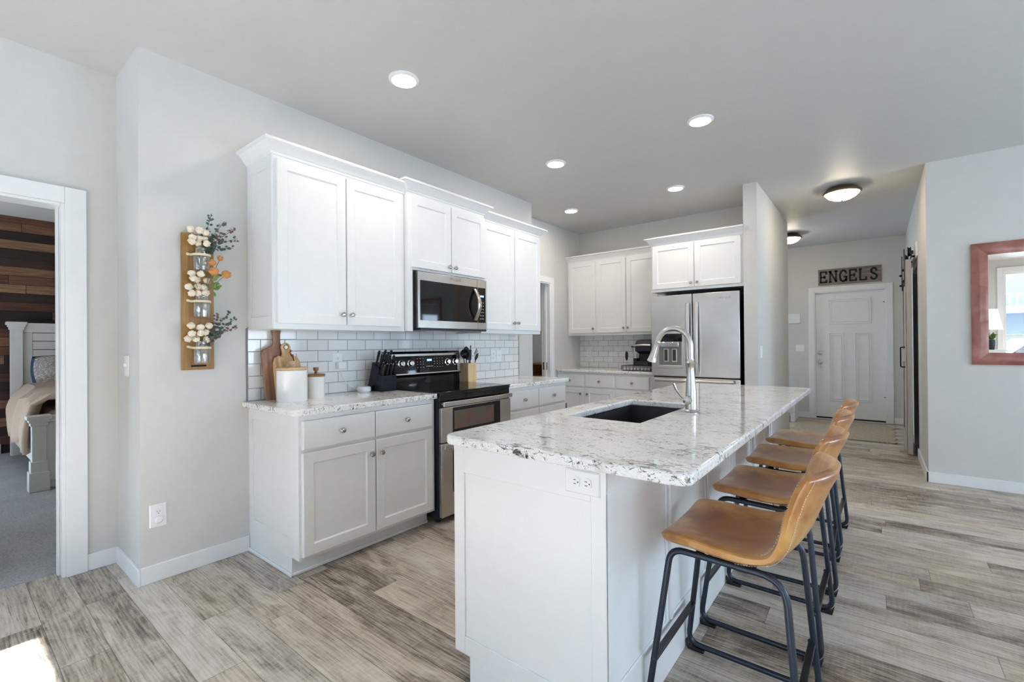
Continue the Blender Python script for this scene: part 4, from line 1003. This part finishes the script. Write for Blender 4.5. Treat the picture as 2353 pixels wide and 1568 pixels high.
# ------------------------------------------------------------------ hanging jar planter on the left wall
rk = thing('jar_planter_board', 'tall oak board hung on the left wall, carrying three glass jars', 'wall planter', (XA, .93, 1.109))
obj('board', MB().box(XA+.001, XA+.020, .852, 1.007, 1.109, 1.868), 'oak', rk, .002)
obj('dark_slot', MB().box(XA+.0195, XA+.0212, .893, .967, 1.126, 1.136), 'dark', rk, .0)
JZ = ((1.655, 1.785, 1.745), (1.398, 1.525, 1.488), (1.142, 1.268, 1.232)); JY, JX = .931, XA+.064
for i, (z0, z1, zs) in enumerate(JZ):
    wh = ('top', 'middle', 'bottom')[i]
    arc = [(JX+.0435*math.cos(t), JY+.0435*math.sin(t), zs) for t in [-1.9+k/16*3.8 for k in range(17)]]
    arc = [(XA+.022, JY-.052, zs+.006)]+arc+[(XA+.022, JY+.046, zs)]
    rings = []
    s_ = obj('jar_strap', MB().tube(arc, 0, 8, flat=(.0065,.0018)), 'strap', rk)
    obj('strap_screw', MB().lathe((XA+.022, JY-.052, zs+.006), (1,0,0), [(.008,0),(.008,.003),(.002,.005)], 10), 'strap', s_)
    jr = thing('glass_jar', 'clear glass jar strapped to the oak planter board, %s of the three' % wh, 'jar', (JX, JY, z0), 'jars on the planter board')
    h = z1-z0
    obj('glass', MB().lathe((JX,JY,z0), (0,0,1), [(.034,0),(.040,.006),(.041,.03),(.041,h-.045),(.036,h-.03),(.031,h-.022),(.031,h-.004),(.033,h),(.0295,h),(.0285,h-.022),(.033,h-.032),(.038,h-.046),(.038,.03),(.036,.009),(.004,.007)], 28, caps=True), 'jarglass', jr)
    # cream blooms
    cr = thing('cream_flower_bunch', 'bunch of cream dried blooms in the %s jar of the planter' % wh, 'flowers', (JX, JY, z0+.02), 'cream bunches in the jars')
    random.seed(20+i); tops = []
    for k in range((9, 11, 9)[i]):
        rowz = z1+.008+(k//3)*.036+random.uniform(-.006,.006)+(.0 if i else .01)
        tops.append(Vector((JX+random.uniform(.0,.045), JY-.050+(k%3)*.036+random.uniform(-.008,.008)+(k//3)*.002-.008, rowz)))
    sm = MB()
    for t in tops: sm.tube(smooth([(JX,JY,z0+.02),(JX,JY,z1-.01),t]), .0014, 5)
    obj('stems', sm, 'stem', cr)
    for t in tops:
        b = MB(); b.ball(t, .0185, 10, 7, (1,1,.9))
        for v in b.v: v += (v-t).normalized()*random.uniform(-.003,.004)
        obj('bloom', b, 'bloomcream', cr)
def sprig(name, label, origin, tips, leafs, mats, L=.025, Wd=.021, parentlabel=None):
    u = thing(name, label, 'foliage', tuple(origin)); 
    for ti, tip in enumerate(tips):
        o = Vector(origin); tip = Vector(tip); mid = o.lerp(tip, .45)+Vector((0,0,.018)); path = smooth([o, mid, tip], 8)
        br = obj('branch', MB().tube(path, .0015, 5), 'stem', u); lm = MB()
        for k in range(leafs):
            p = path[int(4+(len(path)-5)*k/leafs)]
            for s in (-1, 1):
                d = Vector((random.uniform(-.5,.9), s*random.uniform(.3,1), random.uniform(-.2,.9))); f = 1-.45*k/leafs
                lm.leaf(p+Vector((random.uniform(-.008,.008), random.uniform(-.010,.010), random.uniform(-.010,.010))), d, (random.uniform(.3,1), random.uniform(-.4,.4), random.uniform(-.3,.8)), L*f, Wd*f)
        obj('leaves', lm, mats[ti % len(mats)], br)
random.seed(5)
zj = JZ[0][1]
sprig('eucalyptus_sprig', 'dark green eucalyptus sprig spreading right from the top jar', (JX,JY,zj-.05),
      [(JX+.05,.965,1.975),(JX+.05,1.03,1.945),(JX+.06,1.085,1.915),(JX+.05,1.095,1.86),(JX+.06,1.07,1.80),(JX+.05,1.02,1.88)], 13, ['leafdark','leafdark','leafplum'])
zj = JZ[2][1]
sprig('eucalyptus_sprig', 'eucalyptus sprig with plum leaves spreading right from the bottom jar', (JX,JY,zj-.05),
      [(JX+.06,1.085,1.40),(JX+.05,1.06,1.44),(JX+.06,1.09,1.355),(JX+.05,1.0,1.415),(JX+.06,1.01,1.33)], 12, ['leafdark','leafdark','leafplum','leafplum'])
of = thing('orange_flower_spray', 'spray of orange blooms with green leaves in the middle jar', 'flowers', (JX,JY,JZ[1][0]+.02))
tp = [(JX+.055,.975,1.655),(JX+.06,1.035,1.645),(JX+.05,.968,1.705),(JX+.05,1.008,1.735),(JX+.055,.975,1.575)]
m = MB()
for t in tp: m.tube(smooth([(JX,JY,1.42),(JX+.01,JY+.01,1.525),t]), .0018, 5)
obj('stems', m, 'stem', of)
for k, t in enumerate(tp):
    b = MB().ball(t, (.024,.023,.020,.014,.014)[k], 12, 8, (.8,1,.85))
    for v in b.v: v += (v-Vector(t)).normalized()*random.uniform(-.004,.005)
    obj('bloom', b, 'bloomorange' if k < 4 else 'leafgreen', of)
lm = MB()
for k in range(9): lm.leaf((JX+.045+random.uniform(-.01,.01), .965+random.uniform(0,.03), 1.545+k*.012), (.2, random.uniform(-.2,1), random.uniform(-.6,.5)), (1,0,.2), .032, .018)
obj('leaves', lm, 'leafgreen', of)

# ------------------------------------------------------------------ far kitchen wall
frK = Fr((0,YF,0), (1,0,0), (0,-1,0)); XG0, XG1 = -1.968, -1.062
u4 = thing('wall_cabinet', 'white three-door wall cabinet in the far corner, above the coffee maker', 'cabinet', (-2.65, YF, 1.345), 'white kitchen cabinets')
obj('body', frK.box(MB(), XR+.002, -1.978, 1.345, 2.36, 0, .33), 'white', u4)
for a0, a1, k in ((-3.310,-2.905,-2.93),(-2.880,-2.474,-2.50),(-2.464,-2.06,-2.44)): door(frK, a0, a1, 1.378, 2.33, .33, u4, (k,1.435))
obj('crown_molding', crown(frK, XR+.002, -1.978, .33, 2.345, False, False), 'white', u4)
b3 = thing('base_cabinet', 'white drawer base cabinet under the coffee maker, left of the refrigerator', 'cabinet', (-2.65, YF-.3, 0), 'white kitchen cabinets')
obj('body', frK.box(frK.box(MB(), XR+.002, -1.978, .1, .869, 0, .61), XR+.002, -1.978, 0, .1, 0, .534), 'white', b3)
for a0, a1, k in ((-3.318,-2.93,-2.965),(-2.905,-2.505,-2.87),(-2.478,-2.065,-2.10)):
    drawer(frK, a0, a1, .690, .838, .61, b3); door(frK, a0, a1, .12, .668, .61, b3, (k,.60))
ctf = obj('countertop', frK.box(MB(), XR+.001, -1.976, .870, K, 0, .645), 'granite', None, .008, 3); tag(ctf, 'granite countertop in the far corner, holding the coffee maker', 'countertop')
struct('trim_6', frK.box(MB(), XR+.001, -1.976, .905, 1.344, 0, .008), 'tile_x', smooth=False)
frKT = Fr((0,YF-.008,0), (1,0,0), (0,-1,0))
plate('wall_outlet', frKT, -3.222, -3.145, 1.05, 1.165, 'white outlet on the far backsplash, left of the milk frother', 'outlet', 'outlet')

kp = thing('pod_drawer', 'black wire pod drawer under the coffee maker', 'pod drawer', (-2.27, 5.45, K))
m = MB(); x0, x1, y0, y1 = -2.46, -2.09, 5.27, 5.62
m.box(x0,x1,y0,y1,K+.058,K+.064).box(x0,x1,y0,y1,K+.002,K+.006)
for x in (x0, x1-.006): 
    for y in (y0, y1-.006): m.box(x, x+.006, y, y+.006, K+.002, K+.06)
for k in range(8): m.tube([(x0+.045*k+.02, y0, K+.004),(x0+.045*k+.02, y0, K+.06)], .002, 5)
m.tube([(x0,y0,K+.045),(x1,y0,K+.045)], .003, 5)
obj('wire_frame', m, 'black', kp)
for k in range(8):
    pd = thing('coffee_pod', 'foil-topped coffee pod in the wire drawer', 'coffee pod', (x0+.045*k+.035, y0+.03, K+.007), 'coffee pods in the drawer')
    obj('cup', MB().lathe((x0+.043*k+.032,y0+.03,K+.007), (0,0,1), [(.015,0),(.021,.036),(.023,.037),(.002,.038)], 14), 'plastic', pd)
kc = thing('coffee_maker', 'black pod coffee maker with a silver handle beside the refrigerator', 'coffee maker', (-2.24, 5.45, K+.064))
KZ = K+.064
m = MB()
def sidep(pts, x0, x1, mat, name, par, bev=.006): return obj(name, MB().prism([(x0, y, z) for y, z in pts], (1,0,0), x1-x0), mat, par, bev, 3)
sidep([(5.29,KZ),(5.60,KZ),(5.60,1.20),(5.57,1.262),(5.47,1.285),(5.36,1.272),(5.31,1.235),(5.31,1.14),(5.43,1.11),(5.43,KZ+.05),(5.29,KZ+.05)], -2.30, -2.10, 'black', 'body', kc)
obj('lid_handle', MB().tube(smooth([(-2.31,5.33,1.205),(-2.30,5.29,1.21),(-2.20,5.275,1.215),(-2.10,5.29,1.215)]), 0, 10, flat=(.012,.008)), 'nickel', kc)
rs = obj('water_tank', MB().prism([(-2.345,5.36,KZ+.09),(-2.302,5.36,KZ+.07),(-2.302,5.36,1.185),(-2.365,5.36,1.20)], (0,1,0), .18), 'jarglass', kc, .004)
obj('tank_lid', MB().box(-2.372,-2.302,5.355,5.545,1.188,1.202), 'black', rs, .003)
obj('tank_base', MB().box(-2.345,-2.302,5.36,5.54,KZ,KZ+.085), 'black', kc, .003)
obj('drip_tray', MB().box(-2.28,-2.12,5.265,5.31,KZ,KZ+.03), 'black', kc, .003)
mf = thing('milk_frother', 'black handheld milk frother upright on a thin stand by the tile', 'milk frother', (-2.50, 5.52, K))
obj('grip', MB().lathe((-2.505,5.52,K+.115), (0,0,1), [(.006,0),(.015,.02),(.019,.06),(.017,.095),(.009,.115),(.002,.118)], 16), 'black', mf)
obj('stand', MB().tube([(-2.505,5.52,K+.12),(-2.505,5.52,K+.004)], .0022, 6).lathe((-2.505,5.52,K+.001), (0,0,1), [(.016,0),(.016,.005),(.004,.012)], 14), 'chrome', mf)

# refrigerator
YG = 4.99
rf = thing('refrigerator', 'stainless steel french-door refrigerator under the short cabinet', 'refrigerator', (-1.515, 5.35, 0))
obj('body', MB().box(XG0+.006, XG1-.006, YG+.045, 5.70, .02, 1.742), 'clearance', rf, .003)
frG = Fr((0,YG+.04,0), (1,0,0), (0,-1,0))
ldr = obj('left_door', frG.box(MB(), XG0, -1.526, .876, 1.757, 0, .04), 'steel', rf, .006, 3)
rdr = obj('right_door', frG.box(MB(), -1.518, XG1, .876, 1.757, 0, .04), 'steel', rf, .006, 3)
fz = obj('freezer_drawer', frG.box(MB(), XG0, XG1, .05, .862, 0, .04), 'steel', rf, .006, 3)
for a, par in ((-1.562, ldr), (-1.475, rdr)):
    hp = [frG.p(a+(.012 if a > -1.5 else -.012)*0, .905+k/16*.755, .068+.028*math.sin(PI*k/16)) for k in range(17)]
    m = MB().tube(hp, 0, 12, flat=(.021,.010))
    for b in (.93, 1.635): frG.box(m, a-.012, a+.012, b-.015, b+.015, .04, .075)
    obj('handle', m, 'steel', par)
hp = [frG.p(XG0+.05+(XG1-XG0-.1)*k/16, .835, .078+.02*math.sin(PI*k/16)) for k in range(17)]
m = MB().tube(hp, 0, 12, flat=(.018,.010))
for a in (XG0+.08, XG1-.08): frG.box(m, a-.015, a+.015, .825, .845, .04, .08)
obj('handle', m, 'steel', fz)
obj('hinge_strip', frG.box(MB(), XG0+.02, XG1-.02, .863, .875, -.01, .02), 'black', rf)
dp = obj('dispenser', frG.box(MB(), -1.892, -1.622, .962, 1.345, .0402, .044), 'steel', ldr, .001)
M['recess'] = plain('dispenser_recess', (.22,.21,.20), .3, .5)
obj('recess', frG.box(MB(), -1.878, -1.636, 1.0, 1.25, .044, .0455), 'recess', dp)
obj('control_strip', frG.box(MB(), -1.885, -1.630, 1.252, 1.338, .044, .047), 'blackgloss', dp)
obj('chute', frG.box(MB(), -1.86, -1.66, 1.195, 1.25, .045, .065), 'chrome', dp, .006)
for a in (-1.80, -1.71):
    pdl = obj('paddle', frG.box(MB(), a-.027, a+.027, 1.03, 1.175, .045, .053), 'nickel', dp, .004)
    obj('paddle_grip', frG.box(MB(), a-.017, a+.017, 1.045, 1.165, .053, .056), 'slot', pdl, .002)
obj('drip_tray', frG.box(MB(), -1.888, -1.626, .966, .994, .044, .060), 'nickel', dp, .003)
text('Whirlpool', 'brand_lettering', .028, (-1.20, YG-.0006, 1.69), (PI/2,0,0), 'knob', rdr)
u5 = thing('wall_cabinet', 'deep white two-door cabinet above the refrigerator', 'cabinet', (-1.5, YF, 1.8), 'white kitchen cabinets')
obj('body', MB().box(-1.974, XS0-.002, YG+.03, YF-.001, 1.802, 2.345), 'white', u5)
frU = Fr((0,YG+.03,0), (1,0,0), (0,-1,0))
door(frU, -1.955, -1.507, 1.832, 2.312, 0, u5, (-1.535,1.875)); door(frU, -1.498, -1.050, 1.832, 2.312, 0, u5, (-1.468,1.875))
obj('crown_molding', crown(Fr((0,YF-.001,0),(1,0,0),(0,-1,0)), -1.976, XS0-.002, YF-YG-.03, 2.328, True, False), 'white', u5)

# pantry shelving seen through the doorway
ps = thing('pantry_shelf_unit', 'dark wood shelf unit beyond the doorway past the range', 'shelf', (-5.0, 6.9, 0))
m = MB()
for z in (.35, .62, .855): m.box(-5.9,-4.0,6.95,7.28,z,z+.03)
for x in (-5.9,-5.1,-4.55,-4.03): m.box(x,x+.03,6.95,7.28,0,.855)
obj('shelf_frame', m, 'lid2', ps); obj('back_board', MB().box(-5.9,-4.0,7.28,7.295,0,.88), 'darkwood', ps)

# ------------------------------------------------------------------ ceiling lights
for i, (x, y, lab) in enumerate(((-2.168,1.731,'nearest recessed ceiling light, above the left base cabinet'), (-.958,3.362,'recessed ceiling light right of centre, above the far end of the island'),
        (-2.168,3.367,'recessed ceiling light in front of the right wall cabinet'), (-1.577,4.669,'recessed ceiling light in front of the refrigerator'), (-2.801,4.673,'recessed ceiling light before the far corner cabinets'), (-4.6,5.9,'unseen recessed light added to brighten the pantry beyond the doorway'), (-5.2,.2,'unseen recessed light added to brighten the bedroom'))):  # last two are unseen, added to brighten the pantry and bedroom
    t = thing('recessed_light', lab, 'ceiling light', (x, y, C), 'recessed ceiling lights')
    obj('trim_ring', MB().lathe((x,y,C), (0,0,-1), [(.088,0),(.088,.006),(.070,.014),(.066,.010),(.066,.0)], 36, caps=False), 'plastic', t)
    obj('lens', MB().lathe((x,y,C), (0,0,-1), [(.0665,.0),(.0665,.0108),(.002,.0125)], 36), 'lamp', t)
for x, y, lab in ((-.26,5.72,'lit bowl ceiling light with a bronze ring in the hall, nearer one'), (-.985,7.75,'lit bowl ceiling light in the entry nook, partly behind the wall')):
    t = thing('flush_ceiling_light', lab, 'ceiling light', (x, y, C), 'flush bowl ceiling lights')
    obj('mounting_ring', MB().lathe((x,y,C), (0,0,-1), [(.06,0),(.13,.02),(.165,.055),(.165,.062),(.150,.070),(.140,.06)], 40), 'bronze', t)
    obj('glass_bowl', MB().lathe((x,y,C-.06), (0,0,-1), [(.146,0),(.140,.018),(.115,.045),(.075,.066),(.03,.076),(.002,.078)], 40), 'bowl', t)
    obj('finial', MB().lathe((x,y,C-.137), (0,0,-1), [(.009,0),(.008,.006),(.002,.010)], 12), 'bronze', t)

# ------------------------------------------------------------------ mirror on the right wall
mi = thing('wall_mirror', 'large mirror in a stitched reddish leather frame on the right wall', 'mirror', (1.23, YR, 1.04))
frQ = Fr((0,YR,0), (1,0,0), (0,-1,0)); A0, A1, Z0, Z1, w = .629, 1.83, 1.038, 2.046, .099
def leather_side(pts_fn, seams, name='leather_side'):
    for s0, s1 in zip(seams, seams[1:]):
        rings = []
        for k in range(9):
            t = s0+(s1-s0)*k/8; inn, out = pts_fn(t); f = .014+.012*math.sin(PI*min(1, max(0, k/8)))**.25
            row = []
            for q in range(7):
                u = q/6; p = out[0]*(1-u)+inn[0]*u, out[1]*(1-u)+inn[1]*u
                e = .97 if k in (0, 8) else 1
                row.append(frQ.p(p[0], p[1], .014+(.016*math.sin(PI*(.12+.76*u)))*(.75 if k in (0, 8) else 1)))
            back = [frQ.p(inn[0], inn[1], .001), frQ.p(out[0], out[1], .001)]
            rings.append(row+back)
        obj(name, MB().loft(rings), 'redleather', mi)
L = lambda t: ((A0+w, Z0+w+(Z1-Z0-2*w)*t), (A0, Z0+(Z1-Z0)*t))
Rr = lambda t: ((A1-w, Z0+w+(Z1-Z0-2*w)*t), (A1, Z0+(Z1-Z0)*t))
Tp = lambda t: ((A0+w+(A1-A0-2*w)*t, Z1-w), (A0+(A1-A0)*t, Z1))
Bt = lambda t: ((A0+w+(A1-A0-2*w)*t, Z0+w), (A0+(A1-A0)*t, Z0))
leather_side(L, [0,.335,.675,1]); leather_side(Rr, [0,.335,.675,1]); leather_side(Tp, [0,.25,.5,.75,1]); leather_side(Bt, [0,.25,.5,.75,1])
obj('mirror_glass', frQ.box(MB(), A0+w-.004, A1-w+.004, Z0+w-.004, Z1-w+.004, .004, .010), 'mirror', mi)

# ------------------------------------------------------------------ bedroom
frBd = Fr((0,0,0), (0,1,0), (1,0,0))
bed = thing('bed', 'distressed white wooden bed with panelled footboard in the bedroom', 'bed', (-6.8, 1.35, .004))
def post(x, y, h, cap, w=.10, foot=.0):
    m = MB().box(x-w/2,x+w/2,y-w/2,y+w/2,.004,h-.09)
    for k, (dz, ww) in enumerate(((-.09,w+.02),(-.06,w+.04),(-.035,w+.065))): m.box(x-ww/2,x+ww/2,y-ww/2,y+ww/2,h+dz,h+dz+.035)
    if foot: m.box(x-w/2-.02,x+w/2+.02,y-w/2-.02,y+w/2+.02,.004,foot).box(x-w/2-.01,x+w/2+.01,y-w/2-.01,y+w/2+.01,foot,foot+.09)
    return m
for y in (.61, 2.13): obj('headboard_post', post(-7.80, y, 1.54, True), 'bedpaint', bed, .004)
m = MB().box(-7.84,-7.77,.66,2.08,1.42,1.53).box(-7.83,-7.79,.66,.74,.4,1.42).box(-7.83,-7.79,2.0,2.08,.4,1.42)
for k in range(10): m.box(-7.825,-7.795,.74,2.0,.42+k*.1,.42+k*.1+.094)
obj('headboard', m, 'bedpaint', bed, .004)
for y in (.575, 2.165): obj('footboard_post', post(-5.70, y, .655, True, .09, .17), 'bedpaint', bed, .004)
m = MB().box(-5.73,-5.68,.62,2.12,.08,.60).box(-5.74,-5.66,.62,2.12,.59,.645)
for y0, y1 in ((.72,1.33),(1.41,2.02)):
    fb = Fr((-5.68,0,0),(0,1,0),(1,0,0)); m.loft([fb.ring(y0,y1,.17,.53,0), fb.ring(y0,y1,.17,.53,.014), fb.ring(y0+.03,y1-.03,.20,.50,.014), fb.ring(y0+.04,y1-.04,.21,.49,.003)])
obj('footboard', m, 'bedpaint', bed, .003)
for y in (.58, 2.13): obj('side_rail', MB().box(-7.75,-5.74,y,y+.03,.17,.40), 'bedpaint', bed, .003)
mt = obj('mattress', MB().box(-7.76,-5.76,.63,2.10,.40,.68), 'sheet', bed, .05, 4)
nu, nv = 28, 26; P = []
random.seed(11)
for i in range(nu+1):
    x = -7.35+i/nu*1.62
    row = []
    for j in range(nv+1):
        s = j/nv; 
        side = .50 if True else 0
        if s < .25: t = 1-s/.25; y = .60-.06*math.sin(t*2)-.02*math.sin(x*14); z = .76-(.44 if i > 5 else .22)*t
        elif s > .75: t = (s-.75)/.25; y = 2.12+.06*t; z = .76-.40*t
        else: t = (s-.25)/.5; y = .60+1.52*t; z = .76+.07*math.sin(PI*t)+.05*(1-i/nu)
        z += .018*math.sin(x*11+y*5)+.012*math.sin(y*17+x*4); y += .02*math.sin(x*19)
        row.append(Vector((x, y, z)))
    P.append(row)
m = MB(); m.v = [p for r in P for p in r]; m.f = [(i*(nv+1)+j, i*(nv+1)+j+1, (i+1)*(nv+1)+j+1, (i+1)*(nv+1)+j) for i in range(nu) for j in range(nv)]
dv = obj('duvet', m, 'sheet', None); tag(dv, 'rumpled tan duvet draped over the side of the bed', 'duvet')
sm_ = dv.modifiers.new('thick', 'SOLIDIFY'); sm_.thickness = .03; sm_.offset = 1
def pillow(x, y, z, w, h, t, tilt, mat, label):
    m = MB(); n = 12; rings = []
    V = []
    for i in range(n+1):
        for j in range(n+1):
            a, b = 2*i/n-1, 2*j/n-1; k = (1-abs(a)**2.5)**.5*(1-abs(b)**2.5)**.5
            V.append((a*w/2*(1-.07*b*b), b*h/2*(1-.07*a*a), k*t/2))
    nn = (n+1)**2; vs = [Vector(v) for v in V]+[Vector((v[0],v[1],-v[2])) for v in V]
    Rm = Matrix.Translation((x,y,z)) @ Matrix.Rotation(PI/2,4,'Z') @ Matrix.Rotation(tilt,4,'X')
    m.v = [Rm @ v for v in vs]
    for i in range(n):
        for j in range(n): q = i*(n+1)+j; m.f += [(q,q+1,q+n+2,q+n+1), (nn+q,nn+q+n+1,nn+q+n+2,nn+q+1)]
    o = obj('pillow', m, mat, None, loc=(x,y,z)); tag(o, label, 'pillow', 'pillows on the bed'); return o
pillow(-7.46, 1.00, .975, .62, .38, .13, math.radians(68), 'navy', 'navy pillow leaning on the headboard behind the patterned one')
pillow(-7.55, 1.28, 1.10, .60, .44, .14, math.radians(74), 'brownfab', 'brown pillow at the back against the headboard')
pillow(-7.20, 1.02, .985, .66, .38, .17, math.radians(60), 'pattern', 'grey patterned pillow in front on the bed')

# ------------------------------------------------------------------ behind the camera (seen in the mirror)
cs = thing('console_cabinet', 'tall white console cabinet behind the camera, seen in the mirror', 'cabinet', (1.52, -1.5, 0))
obj('body', MB().box(1.15,1.83,-1.80,-1.22,.06,1.04), 'white', cs, .003); obj('top', MB().box(1.13,1.86,-1.82,-1.20,1.04,1.066), 'white', cs, .003)
tl = thing('table_lamp', 'white-shaded table lamp on the console, seen in the mirror', 'lamp', (1.68, -1.60, 1.066))
obj('base', MB().lathe((1.68,-1.60,1.067), (0,0,1), [(.08,0),(.08,.012),(.014,.03),(.014,.40)], 20), 'nickel', tl)
obj('lamp_shade', MB().lathe((1.68,-1.60,1.44), (0,0,1), [(.185,0),(.115,.39),(.113,.39),(.183,0)], 32, caps=False), 'shade', tl)
vs = thing('vase', 'dark vase with green leaves on the console, seen in the mirror', 'vase', (1.68, -1.33, 1.066))
obj('vase_body', MB().lathe((1.67,-1.33,1.067), (0,0,1), [(.04,0),(.048,.03),(.058,.12),(.05,.18),(.040,.19),(.040,.18)], 24), 'vase', vs)
m = MB(); random.seed(4)
for k in range(34): m.leaf((1.67,-1.33,1.25+random.uniform(0,.08)), (random.uniform(-1,1), random.uniform(-1,1), random.uniform(.2,1)), (random.random(),.3,.6), .09, .04)
obj('leaves', m, 'leafgreen', vs)
struct('ground_outside', MB().box(-30, 30, -40, YBK-.13, -.5, -.2), 'grass')
nb = thing('neighbour_house', 'pale sided house with a balcony outside the back window', 'building', (4, -14, -.5))
obj('wall', MB().box(-8, 14, -18, -14, -.5, 7), 'siding', nb)
obj('balcony', MB().box(-4, 12, -14, -12.6, 2.24, 2.44), 'trim', nb); 
m = MB().box(-4,12,-12.66,-12.6,2.84,2.90)
for k in range(90): m.box(-4+k*.178, -3.96+k*.178, -12.65, -12.61, 2.44, 2.84)
bl = obj('balcony_railing', m, 'trim', nb)
for x in (-2, 1.5, 5, 8.5): obj('window', MB().box(x, x+1.4, -14.02, -13.98, .4, 1.9), 'blackgloss', nb)
def car(x, y, label, mat):
    c = thing('car', label, 'car', (x, y, -.5))
    c.location.z = -.5
    obj('body', MB().prism([(x-2.2,y,-.25),(x+2.2,y,-.25),(x+2.25,y,.35),(x+1.3,y,.45),(x+.7,y,.95),(x-1.4,y,1.0),(x-2.1,y,.45)], (0,1,0), 1.7), mat, c, .08, 3)
    obj('side_window', MB().prism([(x+1.1,y+1.70,.45),(x+.62,y+1.70,.88),(x-1.3,y+1.70,.92),(x-1.8,y+1.70,.45)], (0,1,0), .02), 'blackgloss', c)
    for dx in (-1.4, 1.4): obj('wheel', MB().lathe((x+dx,y+1.6,-.16), (0,1,0), [(.34,0),(.34,.14),(.2,.15),(.002,.15)], 20), 'black', c)
    obj('tail_light', MB().box(x-2.26,x-2.15,y+1.3,y+1.66,.2,.4), 'carred', c)
car(4.6, -9.4, 'white car parked outside the back window', 'carpaint')
for o in bpy.data.objects:
    if o.parent is None and o.get('category') == 'car': o.location.z += .3
